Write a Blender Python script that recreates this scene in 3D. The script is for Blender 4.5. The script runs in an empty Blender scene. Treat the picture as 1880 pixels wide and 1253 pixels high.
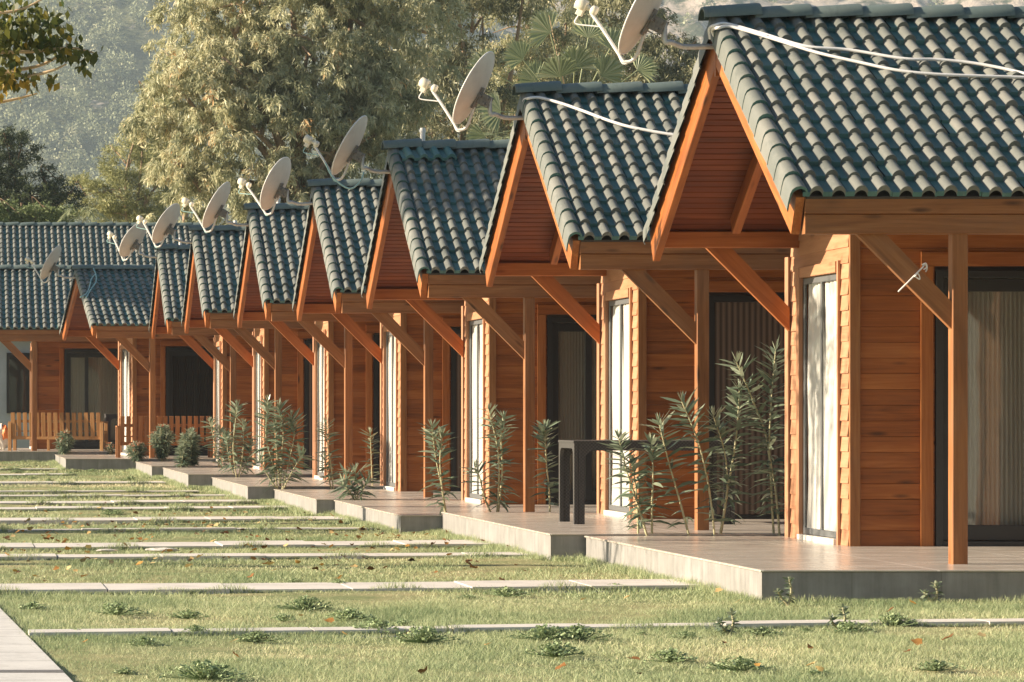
import bpy, math, random
import numpy as np
from mathutils import Vector, Matrix

random.seed(7)
RNG = np.random.default_rng(11)
R = math.radians
SC = bpy.context.scene
COL = SC.collection
F = 6311.0            # focal length in photo pixels
CZ = 1.274            # camera height
SUN_EL, SUN_AZ = R(20.5), R(1.5)

def PX(px, Y):        # photo column -> world X at depth Y
    return (px + 100.0) * Y / F
def PZ(py, Y):        # photo row -> world Z at depth Y
    return CZ + (755.0 - py) * Y / F

# ------------------------------------------------------------------ materials
def new_mat(name):
    m = bpy.data.materials.new(name)
    m.use_nodes = True
    nt = m.node_tree
    nt.nodes.clear()
    out = nt.nodes.new('ShaderNodeOutputMaterial')
    return m, nt, out

class NB:
    """tiny node helper"""
    def __init__(self, nt): self.nt = nt
    def n(self, typ, **kw):
        nd = self.nt.nodes.new(typ)
        for k, v in kw.items():
            if k.startswith('i_'):
                key = k[2:]
                key = int(key) if key.isdigit() else key.replace('_', ' ')
                nd.inputs[key].default_value = v
            else:
                setattr(nd, k, v)
        return nd
    def l(self, a, b): self.nt.links.new(a, b)
    def noise(self, vec, scale, detail=4, rough=.6, dist=0):
        nd = self.n('ShaderNodeTexNoise')
        nd.inputs['Scale'].default_value = scale
        nd.inputs['Detail'].default_value = detail
        nd.inputs['Roughness'].default_value = rough
        nd.inputs['Distortion'].default_value = dist
        if vec is not None: self.l(vec, nd.inputs['Vector'])
        return nd.outputs['Fac']
    def ramp(self, fac, stops, interp='LINEAR'):
        nd = self.n('ShaderNodeValToRGB')
        cr = nd.color_ramp
        cr.interpolation = interp
        while len(cr.elements) < len(stops): cr.elements.new(.5)
        for e, (p, c) in zip(cr.elements, stops):
            e.position = p
            e.color = (c[0], c[1], c[2], 1) if not isinstance(c, (int, float)) else (c, c, c, 1)
        self.l(fac, nd.inputs['Fac'])
        return nd.outputs['Color']
    def mix(self, fac, a, b, mode='MIX'):
        nd = self.n('ShaderNodeMix', data_type='RGBA', blend_type=mode)
        for s, v in (('Factor', fac), ('A', a), ('B', b)):
            sock = [x for x in nd.inputs if x.name == s and (x.type == 'RGBA' if s != 'Factor' else x.type == 'VALUE')][0]
            if hasattr(v, 'links'): self.l(v, sock)
            elif s == 'Factor': sock.default_value = v
            else: sock.default_value = (v[0], v[1], v[2], 1)
        return [x for x in nd.outputs if x.type == 'RGBA'][0]
    def math(self, op, a, b=None, clamp=False):
        nd = self.n('ShaderNodeMath', operation=op, use_clamp=clamp)
        for i, v in enumerate((a, b)):
            if v is None: continue
            if hasattr(v, 'links'): self.l(v, nd.inputs[i])
            else: nd.inputs[i].default_value = v
        return nd.outputs[0]
    def attr(self, name, vec=False):
        nd = self.n('ShaderNodeAttribute', attribute_name=name)
        return nd.outputs['Vector' if vec else 'Fac']
    def coord(self, kind='Object'):
        return self.n('ShaderNodeTexCoord').outputs[kind]
    def scale(self, vec, s):
        nd = self.n('ShaderNodeVectorMath', operation='MULTIPLY')
        self.l(vec, nd.inputs[0]); nd.inputs[1].default_value = s
        return nd.outputs[0]
    def add(self, vec, v):
        nd = self.n('ShaderNodeVectorMath', operation='ADD')
        self.l(vec, nd.inputs[0])
        if hasattr(v, 'links'): self.l(v, nd.inputs[1])
        else: nd.inputs[1].default_value = v
        return nd.outputs[0]
    def bump(self, h, strength, dist=.01):
        nd = self.n('ShaderNodeBump')
        nd.inputs['Strength'].default_value = strength
        nd.inputs['Distance'].default_value = dist
        self.l(h, nd.inputs['Height'])
        return nd.outputs['Normal']
    def bsdf(self, col, rough=.6, normal=None, spec=.5, metal=0, **kw):
        nd = self.n('ShaderNodeBsdfPrincipled')
        for key, v in (('Base Color', col), ('Roughness', rough), ('Metallic', metal), ('Specular IOR Level', spec)):
            if hasattr(v, 'links'): self.l(v, nd.inputs[key])
            elif key == 'Base Color': nd.inputs[key].default_value = (v[0], v[1], v[2], 1)
            else: nd.inputs[key].default_value = v
        if normal is not None: self.l(normal, nd.inputs['Normal'])
        for k, v in kw.items(): nd.inputs[k.replace('_', ' ')].default_value = v
        return nd

def mat_wood(name, dark, mid, light, rough=.5, knot=.5, weather=0):
    m, nt, out = new_mat(name); b = NB(nt)
    g = b.attr('grain', True)
    rnd = b.n('ShaderNodeObjectInfo').outputs['Random']
    cmb = b.n('ShaderNodeCombineXYZ')
    b.l(b.math('MULTIPLY', rnd, 37.0), cmb.inputs[0]); b.l(b.math('MULTIPLY', rnd, 11.0), cmb.inputs[1])
    g = b.add(g, cmb.outputs[0])
    fine = b.noise(b.scale(g, (2.2, 55, 55)), 1.0, 6, .65, .4)
    broad = b.noise(b.scale(g, (1.1, 9, 9)), 1.0, 3, .5, 1.2)
    v = b.math('ADD', b.math('MULTIPLY', fine, .5), b.math('MULTIPLY', broad, .5))
    tone = b.attr('tone')
    v = b.math('ADD', v, b.math('MULTIPLY', b.math('SUBTRACT', tone, .5), .17), True)
    col = b.ramp(v, [(.28, dark), (.5, mid), (.74, light)])
    # knots
    vo = b.n('ShaderNodeTexVoronoi', feature='F1'); vo.inputs['Scale'].default_value = 1.0
    b.l(b.scale(g, (1.7, 7, 7)), vo.inputs['Vector'])
    kf = b.ramp(vo.outputs['Distance'], [(.06, knot), (.17, 0.0)])
    col = b.mix(kf, col, [c * .35 for c in dark])
    if weather:
        wv = b.noise(b.scale(g, (1.6, 3, 3)), 1.0, 5, .7)
        wf = b.ramp(wv, [(.45, 0.0), (.75, weather)])
        col = b.mix(wf, col, (.20, .165, .12))
    rg = b.math('ADD', rough - .1, b.math('MULTIPLY', fine, .2))
    nrm = b.bump(v, .35, .004)
    p = b.bsdf(col, rg, nrm, .35)
    b.l(p.outputs[0], out.inputs[0])
    return m

def mat_simple(name, col, rough=.6, spec=.5, metal=0, var=.12, scale=8, bump=0, coat=0):
    m, nt, out = new_mat(name); b = NB(nt)
    c = b.coord()
    n1 = b.noise(c, scale, 5, .65)
    cc = b.ramp(n1, [(.25, [x * (1 - var) for x in col]), (.75, [min(1, x * (1 + var)) for x in col])])
    nr = b.bump(n1, bump, .01) if bump else None
    p = b.bsdf(cc, rough, nr, spec, metal)
    b.l(p.outputs[0], out.inputs[0])
    return m

def mat_leaf(name, stops, rough=.5, trans=.35, spec=.3):
    m, nt, out = new_mat(name); b = NB(nt)
    t = b.attr('tone')
    col = b.ramp(t, stops)
    p = b.bsdf(col, rough, None, spec)
    tr = b.n('ShaderNodeBsdfTranslucent'); b.l(col, tr.inputs['Color'])
    mx = b.n('ShaderNodeMixShader'); mx.inputs[0].default_value = trans
    b.l(p.outputs[0], mx.inputs[1]); b.l(tr.outputs[0], mx.inputs[2])
    b.l(mx.outputs[0], out.inputs[0])
    return m

def mat_tile():
    m, nt, out = new_mat('roof tile glaze'); b = NB(nt)
    t = b.attr('tone'); c = b.coord()
    n1 = b.noise(c, 3.0, 6, .7); n2 = b.noise(c, 60, 3, .6)
    v = b.math('ADD', b.math('MULTIPLY', t, .5), b.math('MULTIPLY', n1, .5))
    col = b.ramp(v, [(.2, (.050, .130, .128)), (.5, (.070, .168, .160)), (.85, (.11, .20, .185))])
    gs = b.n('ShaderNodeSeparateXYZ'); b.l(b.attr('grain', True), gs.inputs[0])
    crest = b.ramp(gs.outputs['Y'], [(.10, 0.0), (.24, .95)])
    sunlit_wear = b.ramp(v, [(.2, (.120, .125, .112)), (.5, (.155, .156, .138)), (.85, (.21, .20, .175))])  # sunlight and shade put into the colour: warm worn rolls, teal pans
    col = b.mix(crest, col, sunlit_wear)
    dust = b.ramp(b.noise(b.scale(c, (1, .35, .35)), 11, 6, .78), [(.55, 0.0), (.74, .55)])
    col = b.mix(dust, col, (.24, .23, .20))
    grime = b.ramp(b.noise(b.scale(c, (1.6, .5, .5)), 4.0, 6, .75), [(.54, 0.0), (.72, .55)])
    col = b.mix(grime, col, (.045, .058, .052))
    nr = b.bump(n2, .15, .003)
    p = b.bsdf(col, .52, nr, .4)
    b.l(p.outputs[0], out.inputs[0]); return m

def mat_floor_tile():
    m, nt, out = new_mat('terrace porcelain'); b = NB(nt)
    c = b.coord()
    br = b.n('ShaderNodeTexBrick'); br.offset = 0; br.squash = 1
    br.inputs['Scale'].default_value = 1.0; br.inputs['Brick Width'].default_value = 1.18; br.inputs['Row Height'].default_value = .6
    br.inputs['Mortar Size'].default_value = .010; br.inputs['Mortar Smooth'].default_value = .1; br.inputs['Bias'].default_value = 0
    b.l(c, br.inputs['Vector'])
    n1 = b.noise(b.scale(c, (1.5, 5, 1)), 1.2, 6, .65)
    base = b.ramp(n1, [(.3, (.42, .37, .315)), (.7, (.54, .48, .41))])
    col = b.mix(br.outputs['Fac'], base, (.74, .68, .60))
    dirt = b.ramp(b.noise(c, 2.3, 6, .7), [(.5, 0.0), (.75, .35)])
    col = b.mix(dirt, col, (.36, .31, .25))
    rg = b.math('ADD', .15, b.math('MULTIPLY', n1, .22))
    p = b.bsdf(col, rg, None, .5)
    b.l(p.outputs[0], out.inputs[0]); return m

def mat_cladding():
    m, nt, out = new_mat('terrace side cladding'); b = NB(nt)
    c = b.coord()
    streak = b.noise(b.scale(c, (9, 9, .7)), 1.0, 6, .7)
    blot = b.noise(c, 5, 5, .6)
    v = b.math('ADD', b.math('MULTIPLY', streak, .6), b.math('MULTIPLY', blot, .4))
    col = b.ramp(v, [(.32, (.165, .158, .150)), (.5, (.252, .242, .228)), (.7, (.34, .328, .312))])
    # splashed soil along the foot of the slab
    sp = b.n('ShaderNodeSeparateXYZ'); b.l(c, sp.inputs[0])
    foot = b.math('SUBTRACT', .09, b.math('ADD', sp.outputs['Z'], b.math('MULTIPLY', blot, .1)), True)
    col = b.mix(b.math('MULTIPLY', foot, 12, True), col, (.22, .19, .14))
    ti = b.math('FRACT', b.math('MULTIPLY', b.math('ADD', sp.outputs['X'], sp.outputs['Y']), 1 / .6))
    ln = b.math('LESS_THAN', ti, .008)
    col = b.mix(ln, col, (.16, .15, .13))
    p = b.bsdf(col, .55, b.bump(v, .2, .004), .4)
    b.l(p.outputs[0], out.inputs[0]); return m

def mat_concrete(name, base, joint=None):
    m, nt, out = new_mat(name); b = NB(nt)
    c = b.coord()
    n1 = b.noise(c, 1.7, 8, .7); n2 = b.noise(c, 40, 4, .7)
    v = b.math('ADD', b.math('MULTIPLY', n1, .65), b.math('MULTIPLY', n2, .35))
    col = b.ramp(v, [(.3, [x * .66 for x in base]), (.5, base), (.72, [min(.95, x * 1.18) for x in base])])
    if joint:
        sp = b.n('ShaderNodeSeparateXYZ'); b.l(c, sp.inputs[0])
        f = b.math('FRACT', b.math('MULTIPLY', sp.outputs[joint[0]], 1 / joint[1]))
        col = b.mix(b.math('LESS_THAN', f, .022), col, [x * .35 for x in base])
    stain = b.ramp(b.noise(c, 4.5, 6, .75), [(.58, 0.0), (.8, .5)])
    col = b.mix(stain, col, [base[0] * .55, base[1] * .5, base[2] * .42])
    p = b.bsdf(col, .8, b.bump(n2, .3, .004), .25)
    b.l(p.outputs[0], out.inputs[0]); return m

def mat_ground():
    m, nt, out = new_mat('lawn soil'); b = NB(nt)
    c = b.coord()
    n1 = b.noise(c, .55, 6, .65); n2 = b.noise(c, 14, 6, .75); n3 = b.noise(c, 90, 3, .7)
    g = b.ramp(n2, [(.3, (.12, .15, .07)), (.55, (.24, .27, .12)), (.75, (.36, .35, .18))])
    dry = b.ramp(n1, [(.46, 0.0), (.64, .85)])
    col = b.mix(dry, g, (.44, .37, .20))
    p = b.bsdf(col, .9, b.bump(n3, .6, .02), .15)
    b.l(p.outputs[0], out.inputs[0]); return m

def mat_hill():
    m, nt, out = new_mat('hill rock and scrub'); b = NB(nt)
    c = b.coord()
    n1 = b.noise(c, .018, 8, .68, .6); n2 = b.noise(c, .11, 8, .7)
    v = b.math('ADD', b.math('MULTIPLY', n1, .5), b.math('MULTIPLY', n2, .5))
    sp = b.n('ShaderNodeSeparateXYZ'); b.l(c, sp.inputs[0])
    rk = b.math('MULTIPLY', b.math('SUBTRACT', sp.outputs['X'], 140), .006, True)
    v2 = b.math('ADD', v, b.math('MULTIPLY', rk, .16))
    rock = b.ramp(n2, [(.3, (.24, .19, .15)), (.5, (.44, .36, .29)), (.72, (.58, .50, .42))])
    scrub = b.ramp(n2, [(.3, (.05, .065, .035)), (.7, (.15, .15, .08))])
    col = b.mix(b.ramp(v2, [(.56, 0.0), (.62, 1.0)]), scrub, rock)
    p = b.bsdf(col, .95, b.bump(n2, .9, 2.0), .1)
    b.l(p.outputs[0], out.inputs[0]); return m

def mat_glass(name, refl=.12, tint=(.9, .92, .9), grz=.5):
    m, nt, out = new_mat(name); b = NB(nt)
    tr = b.n('ShaderNodeBsdfTransparent'); tr.inputs[0].default_value = (*tint, 1)
    gl = b.n('ShaderNodeBsdfGlossy'); gl.inputs['Roughness'].default_value = .03
    c = b.coord()
    nr = b.bump(b.noise(c, 1.6, 2, .5), .03, .05); b.l(nr, gl.inputs['Normal'])
    lw = b.n('ShaderNodeLayerWeight'); lw.inputs['Blend'].default_value = .5
    f = b.math('ADD', refl, b.math('MULTIPLY', b.math('POWER', lw.outputs['Facing'], 5.0), grz), True)
    mx = b.n('ShaderNodeMixShader'); b.l(f, mx.inputs[0])
    b.l(tr.outputs[0], mx.inputs[1]); b.l(gl.outputs[0], mx.inputs[2]); b.l(mx.outputs[0], out.inputs[0])
    return m

def mat_cloth(name, col, trans=.3):
    m, nt, out = new_mat(name); b = NB(nt)
    n1 = b.noise(b.scale(b.coord(), (3, 14, 1.2)), 1.0, 4, .6)
    cc = b.ramp(n1, [(.3, [x * .86 for x in col]), (.7, col)])
    p = b.bsdf(cc, .9, None, .1)
    tr = b.n('ShaderNodeBsdfTranslucent'); b.l(cc, tr.inputs[0])
    mx = b.n('ShaderNodeMixShader'); mx.inputs[0].default_value = trans
    b.l(p.outputs[0], mx.inputs[1]); b.l(tr.outputs[0], mx.inputs[2]); b.l(mx.outputs[0], out.inputs[0])
    return m

def mat_screen():
    m, nt, out = new_mat('pleated screen'); b = NB(nt)
    sp = b.n('ShaderNodeSeparateXYZ'); b.l(b.coord(), sp.inputs[0])
    f = b.math('PINGPONG', b.math('MULTIPLY', sp.outputs['X'], 1 / .028), 1.0)
    col = b.ramp(f, [(.1, (.055, .035, .025)), (.8, (.16, .11, .08))])
    p = b.bsdf(col, .7, b.bump(f, .5, .01), .3)
    b.l(p.outputs[0], out.inputs[0]); return m

def mat_rattan():
    m, nt, out = new_mat('woven plastic'); b = NB(nt)
    c = b.coord()
    ck = b.n('ShaderNodeTexChecker'); ck.inputs['Scale'].default_value = 62
    b.l(b.scale(c, (1, 1, 1.0)), ck.inputs['Vector'])
    col = b.mix(ck.outputs['Fac'], (.045, .041, .038), (.085, .078, .072))
    p = b.bsdf(col, .45, b.bump(ck.outputs['Fac'], .8, .006), .45)
    b.l(p.outputs[0], out.inputs[0]); return m

def mat_dish():
    m, nt, out = new_mat('painted dish'); b = NB(nt)
    c = b.coord()
    n1 = b.noise(c, 4, 6, .7); n2 = b.noise(c, 30, 5, .75)
    col = b.ramp(n1, [(.3, (.46, .42, .37)), (.7, (.58, .54, .48))])
    rust = b.ramp(n2, [(.66, 0.0), (.78, .7)])
    col = b.mix(rust, col, (.25, .13, .06))
    p = b.bsdf(col, .42, None, .45)
    b.l(p.outputs[0], out.inputs[0]); return m

M = {}
M['wood'] = mat_wood('stained pine', (.16, .046, .009), (.32, .096, .019), (.46, .17, .044), .52, .85, .10)
M['wood_red'] = mat_wood('red stained pine', (.22, .062, .016), (.36, .112, .028), (.48, .175, .05), .45, .6)
M['wood_soffit'] = mat_wood('shade darkened soffit', (.085, .018, .0045), (.155, .034, .008), (.23, .060, .015), .52, .4)  # pine darkened to imitate the shade under the roof
M['wood_brown'] = mat_wood('weathered brown pine', (.16, .058, .016), (.275, .108, .033), (.40, .18, .064), .6, .85, .18)
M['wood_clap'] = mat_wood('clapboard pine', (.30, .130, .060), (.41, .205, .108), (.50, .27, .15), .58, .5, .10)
M['wood_bench'] = mat_wood('bench pine', (.20, .095, .03), (.33, .165, .06), (.44, .25, .10), .5, .5)
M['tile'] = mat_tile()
M['deck'] = mat_simple('roof underlay', (.06, .05, .045), .9)
M['floor'] = mat_floor_tile()
M['clad'] = mat_cladding()
M['kerb'] = mat_concrete('walkway concrete', (.64, .60, .54))
M['path'] = mat_concrete('path paving', (.60, .58, .54), ('Y', .62))
M['ground'] = mat_ground()
M['hill'] = mat_hill()
M['frame'] = mat_simple('anthracite aluminium', (.022, .023, .024), .38, .5, 0, .1)
M['frame_grey'] = mat_simple('grey aluminium', (.12, .125, .125), .4, .5, 0, .1)
M['sill'] = mat_simple('white sill', (.62, .58, .52), .6, .4, 0, .15, 12)
M['glass'] = mat_glass('door glass', .035)
M['glass_front'] = mat_glass('window glass', .03, (.98, .98, .97), .22)
M['curtain'] = mat_cloth('white curtain', (.76, .75, .72), .2)
M['curtain_grey'] = mat_cloth('grey curtain', (.58, .53, .48), .2)
M['curtain_dark'] = mat_cloth('dark curtain', (.07, .07, .068), .1)
M['screen'] = mat_screen()
M['interior'] = mat_simple('room interior', (.16, .12, .09), .9)
M['rattan'] = mat_rattan()
M['dish'] = mat_dish()
M['white_plastic'] = mat_simple('white plastic', (.72, .66, .52), .4, .5, 0, .1, 25)
M['white_cable'] = mat_simple('white cable', (.75, .73, .70), .45, .5, 0, .06, 30)
M['teal_cable'] = mat_simple('pale teal cable', (.30, .48, .46), .5, .5, 0, .1, 30)
M['galv'] = mat_simple('galvanised steel', (.48, .48, .46), .42, .5, .35, .2, 22)
M['white_metal'] = mat_simple('white painted steel', (.68, .66, .62), .4, .5, 0, .1, 20)
M['bracket'] = mat_simple('dull bracket steel', (.20, .18, .16), .55, .5, .3, .35, 35)
M['bark'] = mat_simple('pale bark', (.34, .24, .16), .9, .2, 0, .5, 3.5, .8)
M['bark_dark'] = mat_simple('brown bark', (.16, .11, .07), .9, .2, 0, .4, 5, .8)
M['bark_white'] = mat_simple('bleached twigs', (.55, .40, .24), .8, .2, 0, .3, 8, .4)
M['stem'] = mat_simple('green stem', (.40, .37, .22), .7, .3, 0, .3, 12)
M['euc'] = mat_leaf('eucalyptus leaf', [(0, (.13, .15, .085)), (.35, (.38, .39, .235)), (.7, (.62, .59, .375)), (.93, (.78, .70, .47)), (1, (.58, .36, .17))], .45, .38)
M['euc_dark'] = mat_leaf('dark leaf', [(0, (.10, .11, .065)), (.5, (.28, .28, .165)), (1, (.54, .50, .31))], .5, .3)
M['pine_dark'] = mat_leaf('dark needle', [(0, (.022, .034, .018)), (.6, (.06, .08, .038)), (1, (.15, .18, .08))], .6, .2)
M['pine'] = mat_leaf('pine needle', [(0, (.13, .145, .065)), (.6, (.34, .345, .15)), (1, (.54, .50, .25))], .6, .25)
M['shrub'] = mat_leaf('shrub leaf', [(0, (.09, .12, .05)), (.6, (.2, .25, .10)), (1, (.34, .37, .16))], .5, .25)
M['ole'] = mat_leaf('oleander leaf', [(0, (.07, .11, .075)), (.5, (.19, .24, .16)), (1, (.44, .46, .32))], .34, .28, .5)
M['ole_tip'] = mat_leaf('oleander bud', [(0, (.35, .13, .07)), (1, (.55, .26, .15))], .5, .2)
M['palm'] = mat_leaf('palm leaf', [(0, (.14, .18, .09)), (.5, (.32, .36, .19)), (1, (.58, .56, .34))], .42, .2, .5)
M['autumn'] = mat_leaf('turning leaf', [(0, (.05, .075, .02)), (.55, (.15, .15, .03)), (.8, (.36, .24, .03)), (1, (.55, .36, .07))], .45, .5)
M['litter'] = mat_leaf('fallen leaf', [(0, (.09, .045, .018)), (.4, (.26, .12, .035)), (.75, (.44, .24, .06)), (1, (.60, .46, .22))], .65, .15)
M['weed'] = mat_leaf('weed leaf', [(0, (.20, .27, .13)), (.6, (.34, .43, .22)), (1, (.52, .58, .33))], .55, .25)
M['blade'] = mat_leaf('grass blade', [(0, (.18, .25, .12)), (.45, (.43, .48, .26)), (.75, (.60, .59, .35)), (1, (.80, .70, .46))], .55, .3)
M['forest'] = mat_leaf('hill foliage', [(0, (.12, .145, .085)), (.6, (.34, .36, .21)), (1, (.56, .54, .35))], .7, .2)
M['render_blue'] = mat_simple('pale blue render', (.42, .47, .50), .9, .2, 0, .12, 3)
M['bag_white'] = mat_simple('white bag', (.72, .66, .56), .5, .4, 0, .12, 9, .5)
M['bag_orange'] = mat_simple('orange bag', (.75, .22, .06), .5, .4, 0, .15, 9, .5)

# ------------------------------------------------------------------ mesh builder
class MB:
    def __init__(self):
        self.v = []; self.f = []; self.grain = []; self.tone = []; self.smooth = []
    def add(self, verts, faces, tone=.5, grain=None, smooth=False):
        o = len(self.v)
        self.v += [tuple(p) for p in verts]
        self.f += [tuple(i + o for i in fc) for fc in faces]
        self.smooth += [smooth] * len(faces)
        self.tone += list(tone) if hasattr(tone, '__len__') else [tone] * len(verts)
        self.grain += grain if grain is not None else [tuple(p) for p in verts]
    def board(self, A, B, wdir, width, thick, ch=.004, tone=None):
        """timber from A to B (centre line), width along wdir"""
        A = Vector(A); B = Vector(B); a = (B - A); L = a.length; a.normalize()
        w = Vector(wdir); w = (w - a * w.dot(a)).normalized(); t = a.cross(w)
        hw, ht = width / 2, thick / 2
        ch = min(ch, hw * .4, ht * .4)
        prof = [(-hw + ch, -ht), (hw - ch, -ht), (hw, -ht + ch), (hw, ht - ch), (hw - ch, ht), (-hw + ch, ht), (-hw, ht - ch), (-hw, -ht + ch)]
        ro = (random.uniform(0, 60), random.uniform(0, 60), random.uniform(0, 60))
        vs = []; gr = []
        for P, l in ((A, 0), (B, L)):
            for x, y in prof:
                vs.append(P + w * x + t * y); gr.append((ro[0] + l, ro[1] + x, ro[2] + y))
        fs = [(i, (i + 1) % 8, 8 + (i + 1) % 8, 8 + i) for i in range(8)]
        fs += [tuple(range(7, -1, -1)), tuple(range(8, 16))]
        self.add(vs, fs, random.random() if tone is None else tone, gr)
    def box(self, lo, hi, tone=None, ch=0):
        x0, y0, z0 = lo; x1, y1, z1 = hi
        d = [x1 - x0, y1 - y0, z1 - z0]; k = d.index(max(d))
        c = [(lo[i] + hi[i]) / 2 for i in range(3)]
        A = list(c); B = list(c); A[k] = lo[k]; B[k] = hi[k]
        j = (k + 1) % 3
        wd = [0, 0, 0]; wd[j] = 1
        self.board(A, B, wd, d[j], d[3 - k - j], ch or .003, tone)
    def tube(self, pts, r, n=8, tone=.5, cap=True):
        pts = [Vector(p) for p in pts]
        rs = r if hasattr(r, '__len__') else [r] * len(pts)
        vs = []; fs = []
        up = Vector((.13, .31, .94))
        for i, p in enumerate(pts):
            d = (pts[min(i + 1, len(pts) - 1)] - pts[max(i - 1, 0)]).normalized()
            s = d.cross(up)
            if s.length < .05: s = d.cross(Vector((1, .2, 0)))
            s.normalize(); u = s.cross(d)
            for k in range(n):
                a = 2 * math.pi * k / n
                vs.append(p + (s * math.cos(a) + u * math.sin(a)) * rs[i])
        for i in range(len(pts) - 1):
            for k in range(n):
                fs.append((i * n + k, i * n + (k + 1) % n, (i + 1) * n + (k + 1) % n, (i + 1) * n + k))
        self.add(vs, fs, tone, smooth=True)
        if cap:
            o = len(pts) * n
            self.add(vs[:n], [tuple(range(n - 1, -1, -1))], tone)
            self.add(vs[-n:], [tuple(range(n))], tone)
    def mesh(self, name):
        me = bpy.data.meshes.new(name)
        me.from_pydata([tuple(p) for p in self.v], [], self.f)
        a = me.attributes.new('tone', 'FLOAT', 'POINT'); a.data.foreach_set('value', np.array(self.tone, 'f'))
        g = me.attributes.new('grain', 'FLOAT_VECTOR', 'POINT'); g.data.foreach_set('vector', np.array(self.grain, 'f').ravel())
        me.polygons.foreach_set('use_smooth', self.smooth)
        me.update()
        return me

def spline(pts, n=6):
    pts = [Vector(p) for p in pts]; out = []
    P = [pts[0] * 2 - pts[1]] + pts + [pts[-1] * 2 - pts[-2]]
    for i in range(1, len(P) - 2):
        for k in range(n):
            t = k / n
            out.append(.5 * ((2 * P[i]) + (P[i + 1] - P[i - 1]) * t + (2 * P[i - 1] - 5 * P[i] + 4 * P[i + 1] - P[i + 2]) * t * t + (3 * P[i] - P[i - 1] - 3 * P[i + 1] + P[i + 2]) * t ** 3))
    out.append(pts[-1])
    return out

def link(name, me, mat, parent=None):
    o = bpy.data.objects.new(name, me); COL.objects.link(o)
    if me is not None and mat is not None and not me.materials: me.materials.append(mat)
    if parent is not None: o.parent = parent
    return o
def part(name, mb, mat, parent): return link(name, mb.mesh(name), M[mat], parent)
def empty(name, loc, rz=0):
    o = bpy.data.objects.new(name, None); COL.objects.link(o)
    o.location = loc; o.rotation_euler = (0, 0, rz); o.empty_display_size = .2
    return o
def tag(o, label, cat, group=None):
    o['label'] = label; o['category'] = cat
    if group: o['group'] = group
    return o
def np_mesh(name, V, Fc, tone, k=4):
    """fast mesh of loose k-gons"""
    me = bpy.data.meshes.new(name)
    nv, nf = len(V), len(Fc)
    me.vertices.add(nv); me.vertices.foreach_set('co', V.astype('f').ravel())
    me.loops.add(nf * k); me.loops.foreach_set('vertex_index', Fc.astype('i').ravel())
    me.polygons.add(nf); me.polygons.foreach_set('loop_start', np.arange(0, nf * k, k, dtype='i'))
    a = me.attributes.new('tone', 'FLOAT', 'POINT'); a.data.foreach_set('value', np.clip(tone, 0, 1).astype('f'))
    me.update(calc_edges=True); me.validate()
    return me

# ------------------------------------------------------------------ ground heights
CAB = [  # verge px, relative depth of the ridge, raise, roof flattening, yaw
    (1302, 1.1435, 0.00, 1.00, 0), (955, 1.42, .015, 1.00, 0), (712, 1.70, -.02, 1.00, 0), (572, 1.965, -.01, .975, 0),
    (455, 2.20, .03, .96, 0), (352, 2.475, .08, .94, 0), (288, 2.745, .11, .91, 0), (137, 2.965, .165, .78, R(5)), (-44, 3.235, .23, .90, 0)]
GY = [0, 23, 43, 47, 53, 60, 65, 71, 80, 100, 400]
GZ = [0, 0, 0, .03, .07, .11, .15, .22, .30, .40, .4]
def gz(Y): return float(np.interp(Y, GY, GZ))
def gy_of(py):    # depth at which the lawn is seen at photo row py
    Y = 30.0
    for _ in range(40): Y = F * (CZ - gz(Y)) / (py - 755.0)
    return Y

# ------------------------------------------------------------------ cabin prototype
L = 5.9                       # roof length
HALF, RISE, EZ = 2.5, 1.50, 2.552
RZ = EZ + RISE
PIT = math.atan2(RISE, HALF); CP, SP = math.cos(PIT), math.sin(PIT)
SLOPE = math.hypot(HALF, RISE)
def slope_pt(side, x, s, n):  # side -1 camera side, +1 far side
    return Vector((x, side * (s * CP + n * SP), RZ - s * SP + n * CP))

def tiles(length, slope, nrow, pitch=.155, seed=1, pt=slope_pt, sides=(-1, 1), x0=.09, missing=()):
    rnd = random.Random(seed)
    mb = MB(); e = slope / nrow
    us = [0, .02] + [.047 + .094 * i / 10 for i in range(11)]
    def h(p):
        t = (p - .094) / .047
        return .004 + .047 * max(0, 1 - t * t) ** .66 if abs(t) < 1 else .004
    nt = int((length - x0) / (2 * pitch))
    for side in sides:
        for r in range(nrow):
            for k in range(nt):
                if (side, r, k) in missing: continue
                xo = x0 + k * 2 * pitch; dj = rnd.gauss(0, .004); dz = rnd.gauss(0, .0035); tl = rnd.gauss(0, .003)
                tone = min(1, max(0, rnd.gauss(.5, .27)))
                cols = [(xo + q * pitch + u, h(u)) for q in range(2) for u in us] + [(xo + 2 * pitch - .001, .004)]
                n = len(cols); s0, s1 = r * e - .012, (r + 1) * e + dj
                vs = [pt(side, x, s0, hh + .002 + dz) for x, hh in cols] + [pt(side, x, (s0 + s1) / 2, hh + .017 + dz) for x, hh in cols] + [pt(side, x, s1, hh + .033 + dz + tl * (i / n - .5)) for i, (x, hh) in enumerate(cols)]
                fs = [(j * n + i, j * n + i + 1, (j + 1) * n + i + 1, (j + 1) * n + i) for j in range(2) for i in range(n - 1)]
                if side == -1: fs = [f[::-1] for f in fs]
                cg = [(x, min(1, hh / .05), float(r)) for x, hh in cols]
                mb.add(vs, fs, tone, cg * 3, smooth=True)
                low = vs[2 * n:] + [pt(side, x, s1 + .004, hh - .004) for x, hh in cols]
                fs = [(i, i + 1, n + i + 1, n + i) for i in range(n - 1)]
                if side == -1: fs = [f[::-1] for f in fs]
                mb.add(low, fs, tone, cg * 2)
    return mb

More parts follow.
